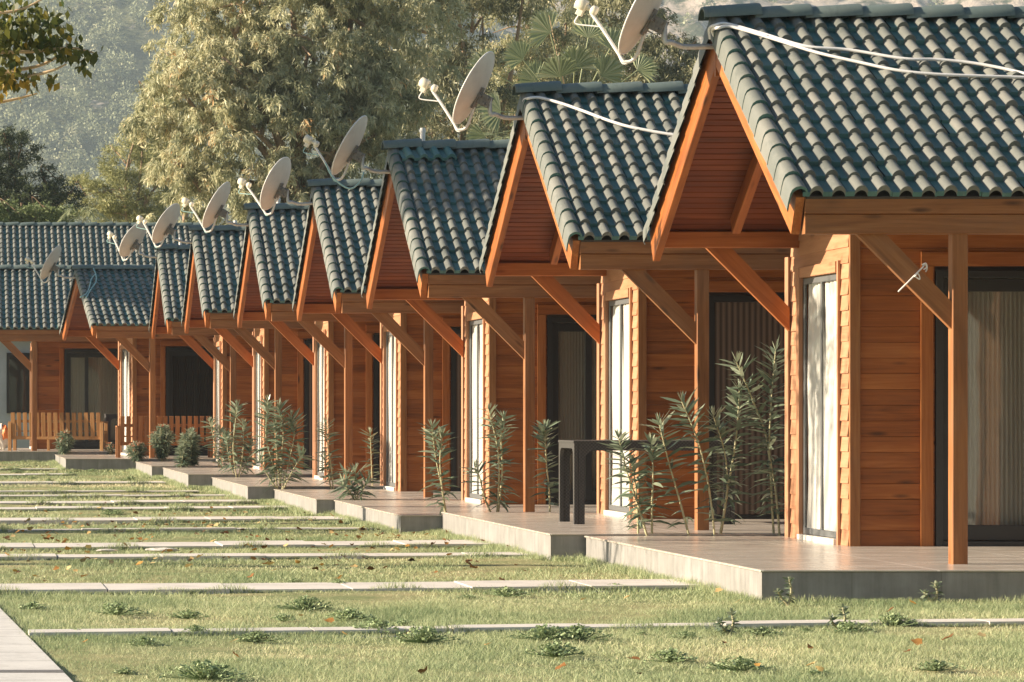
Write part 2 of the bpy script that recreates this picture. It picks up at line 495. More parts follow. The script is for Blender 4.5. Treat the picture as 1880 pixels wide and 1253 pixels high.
def ridge_caps(length, pt_z, seed=3, x_start=-.06, seg=.385, rad=.105, drop=.0):
    rnd = random.Random(seed); mb = MB()
    x = x_start
    while x < length + .02:
        ln = seg + .05; n = 12
        tone = min(1, max(0, rnd.gauss(.45, .2))); dz = rnd.gauss(0, .004); dy = rnd.gauss(0, .004)
        rings = []
        for q in (0, 1, 2, 3):
            t = (0, .06, .94, 1)[q]
            rr = rad * (1.0 + .10 * t) if q in (1, 2) else rad * (1.0 + .10 * t) - .006
            ring = []
            for i in range(n + 1):
                a = R(-97 + 194 * i / n)
                ring.append(Vector((x + t * ln, dy + math.sin(a) * rr * 1.08, pt_z + drop + dz + .022 * t + math.cos(a) * rr * .72 - .02)))
            rings.append(ring)
        vs = [p for r_ in rings for p in r_]; w = n + 1
        fs = [(j * w + i, (j + 1) * w + i, (j + 1) * w + i + 1, j * w + i + 1) for j in range(3) for i in range(n)]
        mb.add(vs, fs, tone, [(0, .19, 0)] * len(vs), smooth=True)
        for ring, flip in ((rings[0], 1), (rings[3], 0)):
            inner = [Vector((p.x, p.y * .86, p.z - .016)) for p in ring]
            vs = ring + inner
            fs = [(i, i + 1, w + i + 1, w + i) for i in range(n)]
            mb.add(vs, [f[::-1] for f in fs] if flip else fs, tone, [(0, .19, 0)] * len(vs))
        x += seg
    return mb

def verge(side, nrow=13, seed=5, pt=slope_pt, slope=SLOPE, x0=0, sgn=1):
    rnd = random.Random(seed); mb = MB(); e = slope / nrow
    prof = [(.125, .004), (.118, .030), (.095, .050), (.065, .058), (.035, .050), (.012, .030), (.002, .0), (-.004, -.06), (-.006, -.125)]
    n = len(prof)
    for r in range(nrow):
        s0, s1 = r * e - .03, (r + 1) * e + rnd.gauss(0, .004); tone = min(1, max(0, rnd.gauss(.6, .2))); dz = rnd.gauss(0, .003)
        g = 1.0 + rnd.gauss(0, .03)
        a = [pt(side, x0 + sgn * (x * .97 + .004), s0, hh * .95 + dz) for x, hh in prof]
        b_ = [pt(side, x0 + sgn * x, s1, hh * g + .024 + dz) for x, hh in prof]
        fs = [(i, i + 1, n + i + 1, n + i) for i in range(n - 1)]
        fl = side * sgn == 1
        cg = [(0, .235, 0) for x, hh in prof]
        mb.add(a + b_, [f[::-1] for f in fs] if fl else fs, tone, cg * 2, smooth=True)
        low = b_ + [pt(side, x0 + sgn * (x * .9 + .012), s1 - .004, hh * g - .002) for x, hh in prof]
        mb.add(low, fs, tone)
    return mb

def cabin_parts():
    """list of (name, mesh, material, parent index or None, is_roof)"""
    out = []
    def put(name, mb, mat, parent=None, roof=False):
        me = mb.mesh(name); me.materials.append(M[mat]); out.append((name, me, parent, roof)); return len(out) - 1
    # ---- roof
    roof = put('tiled_roof', tiles(L, SLOPE, 13), 'tile', None, True)
    put('ridge_cap', ridge_caps(L, RZ + .035, rad=.118), 'tile', roof, True)
    put('verge_tile', verge(-1), 'tile', roof, True)
    put('verge_tile', verge(1, seed=6), 'tile', roof, True)
    dk = MB()
    for sd in (-1, 1):
        A = slope_pt(sd, .12, SLOPE / 2, -.02); B = slope_pt(sd, L, SLOPE / 2, -.02)
        dk.board(A, B, slope_pt(sd, 0, 1, 0) - slope_pt(sd, 0, 0, 0), SLOPE - .02, .024)
    put('roof_deck', dk, 'deck', None, True)
    sf = MB()
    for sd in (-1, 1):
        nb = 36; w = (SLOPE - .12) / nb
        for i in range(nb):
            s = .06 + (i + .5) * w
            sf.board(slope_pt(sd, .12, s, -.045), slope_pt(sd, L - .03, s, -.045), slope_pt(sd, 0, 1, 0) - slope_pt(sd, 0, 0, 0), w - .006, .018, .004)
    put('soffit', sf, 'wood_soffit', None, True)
    for sd in (-1, 1):
        b_ = MB()
        A = slope_pt(sd, .078, .0, -.155); B = slope_pt(sd, .078, SLOPE + (.0 if sd < 0 else -.03), -.155)
        b_.board(A, B, slope_pt(sd, 0, 0, 1) - slope_pt(sd, 0, 0, 0), .29, .06, .004)
        put('barge_board', b_, 'wood', None, True)
        for x in (.70, 1.42, 2.4, 3.4, 4.4, 5.3, 5.84):
            rf = MB()
            rf.board(slope_pt(sd, x, .05, -.13), slope_pt(sd, x, SLOPE - (.1 if sd < 0 else .30), -.13), slope_pt(sd, 0, 0, 1) - slope_pt(sd, 0, 0, 0), .15, .07, .004)
            put('rafter', rf, 'wood_red', None, True)
    rb = MB(); rb.board((.045, 0, RZ - .26), (L - .02, 0, RZ - .26), (0, 0, 1), .34, .045)
    put('ridge_beam', rb, 'wood', None, True)
    # ---- eaves
    fb = MB()
    fb.board((.115, -2.462, 2.494), (L, -2.462, 2.494), (0, 0, 1), .122, .03, .003, .55)
    put('fascia_board', fb, 'wood_brown')
    eb = MB(); eb.board((.12, -2.40, 2.362), (L, -2.40, 2.362), (0, 0, 1), .138, .115, .006, .45)
    put('eave_beam', eb, 'wood_brown')
    eb = MB(); eb.board((.15, -2.25, 2.44), (L - .1, -2.25, 2.44), (0, 0, 1), .13, .06, .006)
    put('wall_plate', eb, 'wood')
    eb = MB(); eb.board((.13, 2.38, 2.492), (L - .05, 2.38, 2.492), (0, 0, 1), .135, .10, .006, .55)
    put('eave_beam', eb, 'wood_red')
    for x in (1.145, 5.1):
        p = MB(); p.board((x + .055, -2.39, -.005), (x + .055, -2.39, 2.293), (1, 0, 0), .108, .105, .006, .5)
        put('post', p, 'wood_brown')
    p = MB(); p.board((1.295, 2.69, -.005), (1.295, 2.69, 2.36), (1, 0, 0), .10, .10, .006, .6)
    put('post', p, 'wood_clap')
    b_ = MB(); b_.board((1.155, -2.395, 1.715), (.545, -2.395, 2.303), (1, 0, 1), .14, .06, .004, .5)
    # square the ends against post and beam by clipping to them
    bv = []
    def clip_brace(xp, zb, y0, y1, run, wv):
        # parallelogram brace: vertical cut at the post, horizontal cut under the beam
        mb = MB()
        P = [(xp, zb - run), (xp, zb - run + wv * 1.45), (xp - run + wv * 1.55, zb), (xp - run, zb)]
        vs = [Vector((x, y, z)) for y in (y0, y1) for x, z in P]
        fs = [(0, 1, 2, 3), (7, 6, 5, 4)] + [(i, 4 + i, 4 + (i + 1) % 4, (i + 1) % 4) for i in range(4)]
        ro = random.uniform(0, 50); d = Vector((-.707, 0, .707)); w = Vector((.707, 0, .707))
        gr = [(ro + p.dot(d), ro + p.dot(w), ro + p.y) for p in vs]
        mb.add(vs, fs, random.uniform(.4, .65), gr); return mb
    put('brace', clip_brace(1.146, 2.294, -2.425, -2.365, .66, .13), 'wood_brown')
    put('brace', clip_brace(1.244, 2.436, 2.56, 2.62, .70, .135), 'wood_red')
    # ---- front wall of lapped boards
    Y0, Y1, X0 = .75, 2.60, 1.27
    WY0, WY1, WZ = 1.03, 2.16, 2.16
    cw = MB(); hb = .124
    for k in range(22):
        z0 = k * hb; z1 = z0 + hb + .018
        def seg(ya, yb):
            ya += random.uniform(-.006, .006); yb += random.uniform(-.006, .006); j = random.uniform(-.004, .004)
            tk = .014
            P = [(X0 + .002, z1), (X0 - .011 + j, z0 + j), (X0 - .011 + j + tk, z0 + j), (X0 + .002 + tk, z1)]
            vs = [Vector((x, y, z)) for y in (ya, yb) for x, z in P]
            fs = [(3, 2, 1, 0), (4, 5, 6, 7)] + [(i, (i + 1) % 4, 4 + (i + 1) % 4, 4 + i) for i in range(4)]
            ro = random.uniform(0, 60)
            cw.add(vs, fs, random.random(), [(ro + v.y, ro * 1.7 + v.z, ro + v.x) for v in vs])
        if z1 < WZ + .06:
            seg(Y0 + .005, WY0 - .03); seg(WY1 + .03, Y1)
        else: seg(Y0 + .005, Y1)
    put('front_wall', cw, 'wood_clap')
    tr = MB(); tr.board((X0 - .022, WY0 - .035, .0), (X0 - .022, WY0 - .035, WZ + .10), (0, 1, 0), .03, .026)
    tr.board((X0 - .03, WY1 + .045, .0), (X0 - .03, WY1 + .045, WZ + .09), (0, 1, 0), .075, .04)
    tr.board((X0 - .030, WY0 - .02, WZ + .05), (X0 - .030, WY1 + .005, WZ + .05), (0, 0, 1), .09, .03)
    put('window_trim', tr, 'wood_clap')
    cb = MB(); cb.board((X0 + .035, Y0 + .012 - .035, 0), (X0 + .035, Y0 + .012 - .035, 2.62), (1, 0, 0), .085, .03)
    put('corner_board', cb, 'wood_brown')
    # window
    wf = MB(); xw = X0 - .002
    ymid = (WY0 + WY1) / 2
    for ya, yb in ((WY0, WY0 + .022), (WY1 - .032, WY1), (ymid - .016, ymid + .016)):
        wf.box((xw - .008, ya, .05), (xw + .012, yb, WZ))
    wf.box((xw - .009, WY0 + .002, WZ - .05), (xw + .013, WY1 - .002, WZ)); wf.box((xw - .009, WY0 + .002, .05), (xw + .013, WY1 - .002, .10))
    w = put('window', wf, 'frame_grey')
    gp = MB(); gp.box((xw - .001, WY0 + .03, .08), (xw + .003, WY1 - .03, WZ - .03))
    put('pane', gp, 'glass_front', w)
    cu = MB()
    vs = []; nU = 90
    rr = random.Random(4)
    for i in range(nU + 1):
        y = WY0 + .03 + (WY1 - WY0 - .06) * i / nU
        for z in (.09, .5, .9, 1.3, 1.7, WZ - .03):
            sway = .006 * math.sin(i * .55 + z * 1.4) + .005 * math.sin(i * .21 + z * 3.3)
            vs.append(Vector((xw + .019 + sway, y + .012 * math.sin(z * 5 + i * .3), z)))
    fs = [(i * 6 + j, (i + 1) * 6 + j, (i + 1) * 6 + j + 1, i * 6 + j + 1) for i in range(nU) for j in range(5) if not (i == 44 or (i == 45 and j in (1, 2)))]
    cu.add(vs, fs, .5, smooth=True)
    put('curtain', cu, 'curtain', w)
    si = MB(); si.box((X0 - .06, WY0 - .02, .0), (X0 + .03, WY1 + .02, .045))
    put('sill', si, 'sill', w)
    # ---- camera-side wall
    DX0, DX1, DZ = 1.945, 3.95, 2.17
    sw = MB(); hb = .1235
    for k in range(21):
        z0 = k * hb; z1 = z0 + hb - .0022
        def pl(xa, xb):
            sw.board((xa, Y0 + .012, (z0 + z1) / 2), (xb, Y0 + .012, (z0 + z1) / 2), (0, 0, 1), z1 - z0, .022, .0025)
        if z0 < DZ + .02: pl(X0 + .08, DX0 - .002); pl(DX1 + .002, 5.75)
        else: pl(X0 + .08, 5.75)
    put('side_wall', sw, 'wood')
    dt = MB(); dt.board((1.875, Y0 - .018, 0), (1.875, Y0 - .018, DZ + .03), (1, 0, 0), .095, .036)
    dt.board((DX1 + .05, Y0 - .018, 0), (DX1 + .05, Y0 - .018, DZ + .03), (1, 0, 0), .095, .036)
    dt.board((1.83, Y0 - .015, DZ + .09), (DX1 + .1, Y0 - .015, DZ + .09), (0, 0, 1), .115, .03)
    put('door_trim', dt, 'wood')
    bw = MB()
    for k in range(21):
        z = (k + .5) * .1235
        bw.board((X0 + .02, Y1 + .012, z), (5.75, Y1 + .012, z), (0, 0, 1), .1195, .022, .004)
        bw.board((5.74, Y0 + .03, z), (5.74, Y1, z), (0, 0, 1), .1195, .022, .004)
    put('back_wall', bw, 'wood')
    gw = MB()
    for k in range(11):
        z = EZ + .06 + k * .1235; hw_ = (RZ - .07 - z - .07) / math.tan(PIT)
        if hw_ > .15: gw.board((X0 + .03, -hw_, z), (X0 + .03, hw_, z), (0, 0, 1), .1195, .022, .004)
    put('gable_wall', gw, 'wood_red', None, True)
    fl = MB(); fl.box((X0 + .04, Y0 + .04, .004), (5.7, Y1 - .02, .02)); fl.box((X0 + .9, Y1 - .2, .03), (5.6, Y1 - .15, 2.4))
    put('room_lining', fl, 'interior')
    return out, (DX0, DX1, DZ, Y0)

PARTS, (DX0, DX1, DZ, DY) = cabin_parts()

def door_parts(kind):
    out = []
    def put(name, mb, mat, parent=None):
        me = mb.mesh(name); me.materials.append(M[mat]); out.append((name, me, parent, False)); return len(out) - 1
    y = DY
    f = MB()
    f.box((DX0, y - .03, .0), (DX0 + .06, y + .08, DZ)); f.box((DX1 - .06, y - .03, .0), (DX1, y + .08, DZ))
    f.box((DX0 + .06, y - .029, DZ - .06), (DX1 - .06, y + .079, DZ)); f.box((DX0 + .06, y - .029, .0), (DX1 - .06, y + .079, .04))
    d = put('sliding_door', f, 'frame')
    xm = (DX0 + DX1) / 2
    leaves = [(DX0 + .06, DX0 + .52, y + .045), (DX0 + .44, xm + .45, y + .002), (xm + .40, DX1 - .06, y + .045)] if kind == 'glass3' else [(DX0 + .06, xm + .05, y + .045), (xm, DX1 - .06, y + .002)]
    for (xa, xb, yy) in leaves:
        lf = MB()
        lf.box((xa, yy - .018, .045), (xa + .075, yy + .018, DZ - .065)); lf.box((xb - .075, yy - .018, .045), (xb, yy + .018, DZ - .065))
        lf.box((xa + .075, yy - .017, DZ - .165), (xb - .075, yy + .017, DZ - .066)); lf.box((xa + .075, yy - .017, .046), (xb - .075, yy + .017, .165))
        q = put('door_leaf', lf, 'frame', d)
        g = MB(); g.box((xa + .07, yy - .003, .16), (xb - .07, yy + .003, DZ - .16))
        put('door_pane', g, 'glass', d)
    if kind == 'screen':
        s = MB(); s.box((DX0 + .065, y - .024, .045), (DX1 - .5, y - .021, DZ - .065)); put('insect_screen', s, 'screen', d)
    cm = {'glass': 'curtain_grey', 'glass3': 'curtain_grey', 'dark': 'curtain_dark', 'screen': 'curtain_dark'}[kind]
    cu = MB(); vs = []; nU = 220
    xa, xb = DX0 + .05, DX1 - .08
    for i in range(nU + 1):
        for z in (.06, .8, 1.5, DZ - .05):
            vs.append(Vector((xa + (xb - xa) * i / nU, y + .16 + .022 * math.sin(i * 1.5 + z * .4) + .012 * math.sin(i * .155 + z), z)))
    cu.add(vs, [(i * 4 + j, i * 4 + j + 1, (i + 1) * 4 + j + 1, (i + 1) * 4 + j) for i in range(nU) for j in range(3)], .5, smooth=True)
    put('door_curtain', cu, cm, d)
    return out
DOORS = {k: door_parts(k) for k in ('glass', 'glass3', 'dark', 'screen')}
DOOR_OF = ['glass', 'screen', 'glass3', 'screen', 'dark', 'screen', 'dark', 'dark', 'glass3']

CAB_LABEL = [
    'largest orange timber cabin at the right edge, two white cables lying on its tiled roof',
    'orange timber cabin with a dark woven table on its terrace, second from the right',
    'orange timber cabin with a slipped tile and a gap below the ridge of its roof',
    'orange timber cabin directly left of the one with the slipped roof tile',
    'orange timber cabin behind the biggest oleander bush, fifth roof from the right',
    'orange timber cabin whose roof is sixth from the right, under the fully lit dish',
    'narrow looking orange timber cabin just right of the flat shaded teal roof',
    'orange timber cabin with the flat shaded teal roof and a slatted bench at its door',
    'farthest orange timber cabin at the left edge with a slatted bench before its glass door']

cabins = []; org = []
for i, (px, d, rz_, rs, yaw) in enumerate(CAB):
    Y = d * 23.0; X = PX(px, Y); Z = .21 + rz_
    c = empty('wooden_cabin', (X, Y, Z), yaw)
    tag(c, CAB_LABEL[i], 'cabin', 'row of timber cabins')
    cabins.append(c); org.append((X, Y, Z))
    for lst in (PARTS, DOORS[DOOR_OF[i]]):
        made = []
        for (name, me, par, isroof) in lst:
            o = bpy.data.objects.new(name, me); COL.objects.link(o)
            o.parent = made[par] if par is not None else c
            if isroof and par is None and rs != 1.0:
                o.scale = (1, 1, rs); o.location = (0, 0, 2.47 * (1 - rs))
            made.append(o)
cabins[7]['label'] = CAB_LABEL[7]

def roof_world(i, x, s, n=.03):
    p = slope_pt(-1, x, s, n); rs = CAB[i][3]
    p = Vector((p.x, p.y, 2.47 * (1 - rs) + p.z * rs))
    return Matrix.Rotation(CAB[i][4], 4, 'Z') @ p + Vector(org[i])

# neighbour just outside the frame on the right: its sunlit boards are mirrored in the glass door of the first cabin
c0 = empty('wooden_cabin', (8.43, 19.9, .21)); tag(c0, 'timber cabin outside the right edge, mirrored in the nearest glass door', 'cabin', 'row of timber cabins')
for lst in (PARTS, DOORS['dark']):
    made = []
    for (name, me, par, isroof) in lst:
        o = bpy.data.objects.new(name, me); COL.objects.link(o); o.parent = made[par] if par is not None else c0; made.append(o)

# vent pipes behind some ridges (part of their cabin)
for i, px, h in ((2, 776, .20), (3, 610, .0), (4, 511, .12), (5, 432, .12), (6, 331, .16)):
    if h <= 0: continue
    X, Y, Z = org[i]
    x = PX(px, Y + .35) - X
    vp = MB(); zt = (RZ - .05) * CAB[i][3] + 2.47 * (1 - CAB[i][3]) + .13 + h
    vp.tube([(x, .35, zt - .75), (x, .35, zt)], .03, 10); vp.tube([(x, .35, zt - .05), (x, .35, zt - .02)], .036, 10)
    part('vent_pipe', vp, 'white_metal', cabins[i])

# slipped and broken tiles on the third roof
lt = MB()
def loose(x0, s0, rot, n0, rows=1, cols=2):
    sub = tiles(cols * .31 + .001, .27, 1, x0=0, sides=(-1,), seed=9)
    base = slope_pt(-1, 0, 0, 0)
    ax = Vector((1, 0, 0)); sd = slope_pt(-1, 0, 1, 0) - base; nn = slope_pt(-1, 0, 0, 1) - base
    for q in range(len(sub.v)):
        v = Vector(sub.v[q]) - base
        a, b_, c_ = v.dot(ax), v.dot(sd), v.dot(nn)
        a2 = a * math.cos(rot) - b_ * math.sin(rot); b2 = a * math.sin(rot) + b_ * math.cos(rot)
        sub.v[q] = tuple(slope_pt(-1, x0 + a2, s0 + b2, n0 + c_ + .03 * b_))
    lt.v += []; lt.add(sub.v, sub.f, sub.tone, smooth=False)
loose(.10, .12, R(-3), .045, cols=2)
part('loose_tile', lt, 'tile', cabins[2])
rt = MB(); cap = ridge_caps(.2, 0, seed=8, x_start=0, seg=.36)
p0 = slope_pt(-1, 1.55, .30, .05)
for q in range(len(cap.v)):
    v = Vector(cap.v[q]); v = Matrix.Rotation(R(-28), 4, 'X') @ (Matrix.Rotation(R(6), 4, 'Z') @ v) + p0; cap.v[q] = tuple(v)
n_keep = [k for k, f in enumerate(cap.f)]
part('fallen_ridge_tile', cap, 'tile', cabins[2])

# ------------------------------------------------------------------ terraces
TER_LABEL = ['large beige tiled terrace slab at the right edge in front of the biggest cabin', 'beige tiled terrace slab carrying the dark woven table',
    'beige tiled terrace slab edged by three single oleander stems', 'beige tiled terrace slab with one low spreading oleander on its edge', 'beige tiled terrace slab behind the biggest oleander bush',
    'beige tiled terrace slab sixth from the right, behind the tall narrow oleander', 'small beige terrace slab with a round shrub on its edge', 'small beige terrace slab under the bench of the shaded roof cabin', 'low beige terrace strip at the left edge under the lit bench']
for i, (X, Y, Z) in enumerate(org):
    y0 = Y - 3.30
    y1 = (org[i + 1][1] - 3.33) if i + 1 < len(org) else Y + 3.0
    x0 = X - (.38 if i == 0 else .29); x1 = X + 6.3
    if i == 8: x0 = X - 1.5
    g = gz(Y) - .05
    t = empty('terrace', (x0, y0, g))
    tag(t, TER_LABEL[i], 'terrace', 'terraces in front of the cabins')
    h = Z - g; w_, d_ = x1 - x0, y1 - y0
    top = MB(); top.box((-.012, -.012, h - .012), (w_, d_, h)); part('floor_tiles', top, 'floor', t)
    sd = MB(); sd.box((0, 0, 0), (w_ - .02, d_ - .02, h - .0125), .5); part('edge_cladding', sd, 'clad', t)
TX = [X - (.38 if i == 0 else .29) for i, (X, Y, Z) in enumerate(org)]

# ------------------------------------------------------------------ satellite dishes
def dish_parts():
    out = []
    def put(name, mb, mat, parent=None):
        me = mb.mesh(name); me.materials.append(M[mat]); out.append((name, me, parent)); return len(out) - 1
    c = Vector((-.45, .05, .27)); a = Vector((-.80, .36, .46)).normalized()
    up = (Vector((0, 0, 1)) - a * a.z).normalized(); sd = a.cross(up)
    mb = MB(); vs = []; nr, na = 8, 40
    for layer in (0, 1):
        for j in range(nr + 1):
            r_ = j / nr
            for k in range(na):
                t = 2 * math.pi * k / na
                ru, rs = .375 * r_, .345 * r_
                dep = .075 * r_ * r_ + (0 if layer == 0 else .008)
                vs.append(c + up * math.cos(t) * ru + sd * math.sin(t) * rs + a * (dep - .04))
    N = (nr + 1) * na; fs = []
    for layer in (0, 1):
        for j in range(nr):
            for k in range(na):
                f = (layer * N + j * na + k, layer * N + j * na + (k + 1) % na, layer * N + (j + 1) * na + (k + 1) % na, layer * N + (j + 1) * na + k)
                fs.append(f if layer else f[::-1])
    mb.add(vs, fs, .5, smooth=True)
    rim = []
    for k in range(na + 1):
        t = 2 * math.pi * k / na
        rim.append(c + up * math.cos(t) * .375 + sd * math.sin(t) * .345 + a * .039)
    d = put('reflector', mb, 'dish')
    rm = MB(); rm.tube(rim, .008, 6, cap=False); put('rim', rm, 'white_metal', d)
    bk = MB(); hub = c - a * .045 - up * .06
    bk.board(hub - a * .0 + up * .10, hub + a * .0 - up * .12, sd, .09, .02)
    bk.board(hub - a * .03 + sd * .09 + up * .02, hub - a * .03 - sd * .09 + up * .02, up, .025, .02)
    bk.board(hub - sd * .035 - a * .015, hub - sd * .035 - a * .13, up, .11, .012)
    bk.board(hub + sd * .035 - a * .015, hub + sd * .035 - a * .13, up, .11, .012)
    bk.board(hub - sd * .06 - a * .10 + up * .03, hub + sd * .06 - a * .10 + up * .03, up, .03, .02)
    bk.tube([hub - sd * .07 - a * .09 - up * .03, hub + sd * .07 - a * .09 - up * .03], .012, 6)
    put('mount_bracket', bk, 'bracket')
    el = hub - a * .115
    mp = MB(); pts = spline([(el.x + .01, el.y, el.z + .05), (el.x + .012, el.y, el.z - .10), (el.x + .06, el.y * .8, .03), (el.x + .16, .03, .0), (.0, .03, .0), (.10, .03, .002)], 6)
    mp.tube(pts, .021, 10)
    put('mount_pipe', mp, 'galv')
    lnb = c + a * .45 - up * .17
    fa = MB(); st = hub - up * .10 - a * .005; bend = c - up * .415 - a * .02
    mid = bend + up * .06 - a * .05
    pts = spline([st, mid, bend, bend + (lnb - bend) * .12 - up * .01 , bend + (lnb - bend) * .55, lnb - (lnb - bend).normalized() * .06], 6)
    fa.tube(pts, .014, 8); put('feed_arm', fa, 'white_metal')
    fh = MB(); ax = -a; q0 = lnb
    fh.tube([q0 - ax * .09, q0 - ax * .085, q0 - ax * .005, q0], [.04, .047, .047, .036], 14)
    fh.tube([q0, q0 + ax * .045], .022, 10)
    fh.tube([q0 + ax * .04, q0 + ax * .045, q0 + ax * .085, q0 + ax * .09], [.03, .037, .037, .028], 14)
    fh.board(q0 - ax * .03 - up * .03, q0 - ax * .03 - up * .085, a, .05, .045)
    put('feed_head', fh, 'white_plastic')
    cb = MB()
    pts = spline([q0 + a * .03 - up * .08, q0 + a * .02 - up * .15, q0 + (bend - q0) * .28 - up * .035, q0 + (bend - q0) * .40, q0 + (bend - q0) * .8 - up * .015, bend - up * .02, bend + (hub - bend) * .3 - a * .06], 6)
    cb.tube(pts, .006, 6)
    return out, cb
DP, DCAB = dish_parts()
me_cw = DCAB.mesh('feed_cable'); me_cw.materials.append(M['white_cable'])
me_ct = DCAB.mesh('feed_cable'); me_ct.materials.append(M['teal_cable'])
DISH_LABEL = ['large rusty dish cut by the top edge, on the gable of the biggest cabin', 'rusty pale dish on the gable of the second cabin from the right',
    'grey dish with a drooping teal cable, on the cabin with the slipped roof tile', 'pale dish in front of the eucalyptus, fourth from the right', 'pale dish in front of the eucalyptus, fifth from the right',
    'pale dish overlapping the long roof ridge, third from the left', 'pale dish before the long far roof, second from the left', 'leftmost dull shaded dish in front of the long far roof']
DPX = [(1190, 22), (876, 165), (645, 273), (512, 336), (401, 380), (306, 416), (243, 446), (96, 485)]
for i in range(8):
    X, Y, Z = org[i]
    zap = RZ * CAB[i][3] + 2.47 * (1 - CAB[i][3]) - .19
    cx = PX(DPX[i][0], Y + .05); cz = PZ(DPX[i][1], Y + .05)
    loc = (cx + .45, Y - .01, cz - .27)
    o = empty('satellite_dish', loc, R((0, 0, 4, -5, 2, -3, -7, 5)[i]))
    o.rotation_euler.y = R((0, 0, 2, -3, 1, 4, 6, 1)[i])
    tag(o, DISH_LABEL[i], 'satellite dish', 'satellite dishes on the cabin gables')
    made = []
    for name, me, par in DP:
        q = bpy.data.objects.new(name, me); COL.objects.link(q); q.parent = made[par] if par is not None else o; made.append(q)
    q = bpy.data.objects.new('feed_cable', me_cw if i in (0, 1) else me_ct); COL.objects.link(q); q.parent = o
# cables
def cable(pts, r, mat, label, name='cable', n=8):
    mb = MB(); mb.tube(spline(pts, n), r, 7)
    o = link(name, mb.mesh(name), M[mat]); tag(o, label, 'cable'); return o
def rw(i, px, py):
    """point on the camera-side roof of cabin i seen at photo pixel (by marching down the slope)"""
    best = None
    for k in range(401):
        s = SLOPE * k / 400; p = roof_world(i, 0, s, .078)
        e = abs(PZ(py, p.y) - p.z)
        if best is None or e < best[0]: best = (e, p)
    p = best[1]; return Vector((PX(px, p.y), p.y, p.z))
X, Y, Z = org[0]
ap = Vector((X, Y, Z + RZ - .19))
cable([Vector((PX(1303, Y - .1), Y - .12, PZ(75, Y))), Vector((PX(1302, Y - .15), Y - .16, PZ(58, Y))), rw(0, 1312, 47), rw(0, 1335, 44), rw(0, 1400, 62), rw(0, 1480, 85), rw(0, 1560, 92), rw(0, 1660, 108), rw(0, 1720, 110), rw(0, 1800, 118), rw(0, 1890, 138), rw(0, 1990, 168)], .0125, 'white_cable', 'upper white cable sagging across the biggest cabin roof')
cable([Vector((PX(1318, Y - .1), Y - .14, PZ(85, Y))), Vector((PX(1306, Y - .15), Y - .18, PZ(62, Y))), rw(0, 1318, 52), rw(0, 1345, 50), rw(0, 1420, 72), rw(0, 1500, 97), rw(0, 1580, 115), rw(0, 1650, 130), rw(0, 1720, 137), rw(0, 1800, 140), rw(0, 1890, 143), rw(0, 1990, 150)], .0125, 'white_cable', 'lower white cable sagging across the biggest cabin roof')
X, Y, Z = org[1]
cable([Vector((PX(966, Y - .1), Y - .12, PZ(205, Y))), Vector((PX(961, Y - .1), Y - .12, PZ(188, Y))), rw(1, 972, 181), rw(1, 992, 180), rw(1, 1030, 190), rw(1, 1070, 204), rw(1, 1110, 219), rw(1, 1150, 232), rw(1, 1190, 240), rw(1, 1235, 248), rw(1, 1330, 262)], .015, 'white_cable', 'white cable on the roof of the cabin with the woven table')
X, Y, Z = org[2]
cable([Vector((PX(598, Y - .1), Y - .05, PZ(300, Y))), Vector((PX(612, Y - .1), Y - .1, PZ(328, Y))), Vector((PX(640, Y - .1), Y - .15, PZ(348, Y))), Vector((PX(660, Y - .1), Y - .15, PZ(336, Y))), Vector((PX(668, Y - .1), Y - .1, PZ(318, Y)))], .010, 'teal_cable', 'teal cable drooping below the third dish from the right')
cable([rw(7, 171, 492), rw(7, 176, 505), rw(7, 176, 518), rw(7, 168, 530), rw(7, 158, 547)], .013, 'teal_cable', 'pale cable loop lying on the shaded teal roof, right strand')
cable([rw(7, 176, 503), rw(7, 168, 512), rw(7, 164, 528), rw(7, 158, 540), rw(7, 147, 546)], .012, 'teal_cable', 'pale cable loop lying on the shaded teal roof, left strand')
# rope tied on the brace of the nearest cabin
X, Y, Z = org[0]
yb = Y - 2.45
rp = MB()
rp.tube(spline([(PX(1649, yb), yb, PZ(536, yb)), (PX(1665, yb), yb - .005, PZ(520, yb)), (PX(1680, yb), yb, PZ(505, yb)), (PX(1694, yb), yb, PZ(491, yb)), (PX(1700, yb), yb + .02, PZ(485, yb)), (PX(1706, yb), yb + .05, PZ(492, yb)), (PX(1704, yb), yb + .06, PZ(499, yb))], 6), .0055, 7)
rp.tube(spline([(PX(1678, yb), yb - .01, PZ(509, yb)), (PX(1684, yb), yb - .02, PZ(503, yb)), (PX(1688, yb), yb - .01, PZ(513, yb)), (PX(1679, yb), yb - .01, PZ(508, yb))], 6), .0045, 6)
rp.tube(spline([(PX(1692, yb), yb - .01, PZ(487, yb)), (PX(1698, yb), yb - .02, PZ(484, yb)), (PX(1701, yb), yb - .01, PZ(491, yb)), (PX(1695, yb), yb - .01, PZ(495, yb))], 6), .005, 6)
tag(link('rope', rp.mesh('rope'), M['white_cable']), 'short white rope knotted round the brace of the biggest cabin', 'rope')

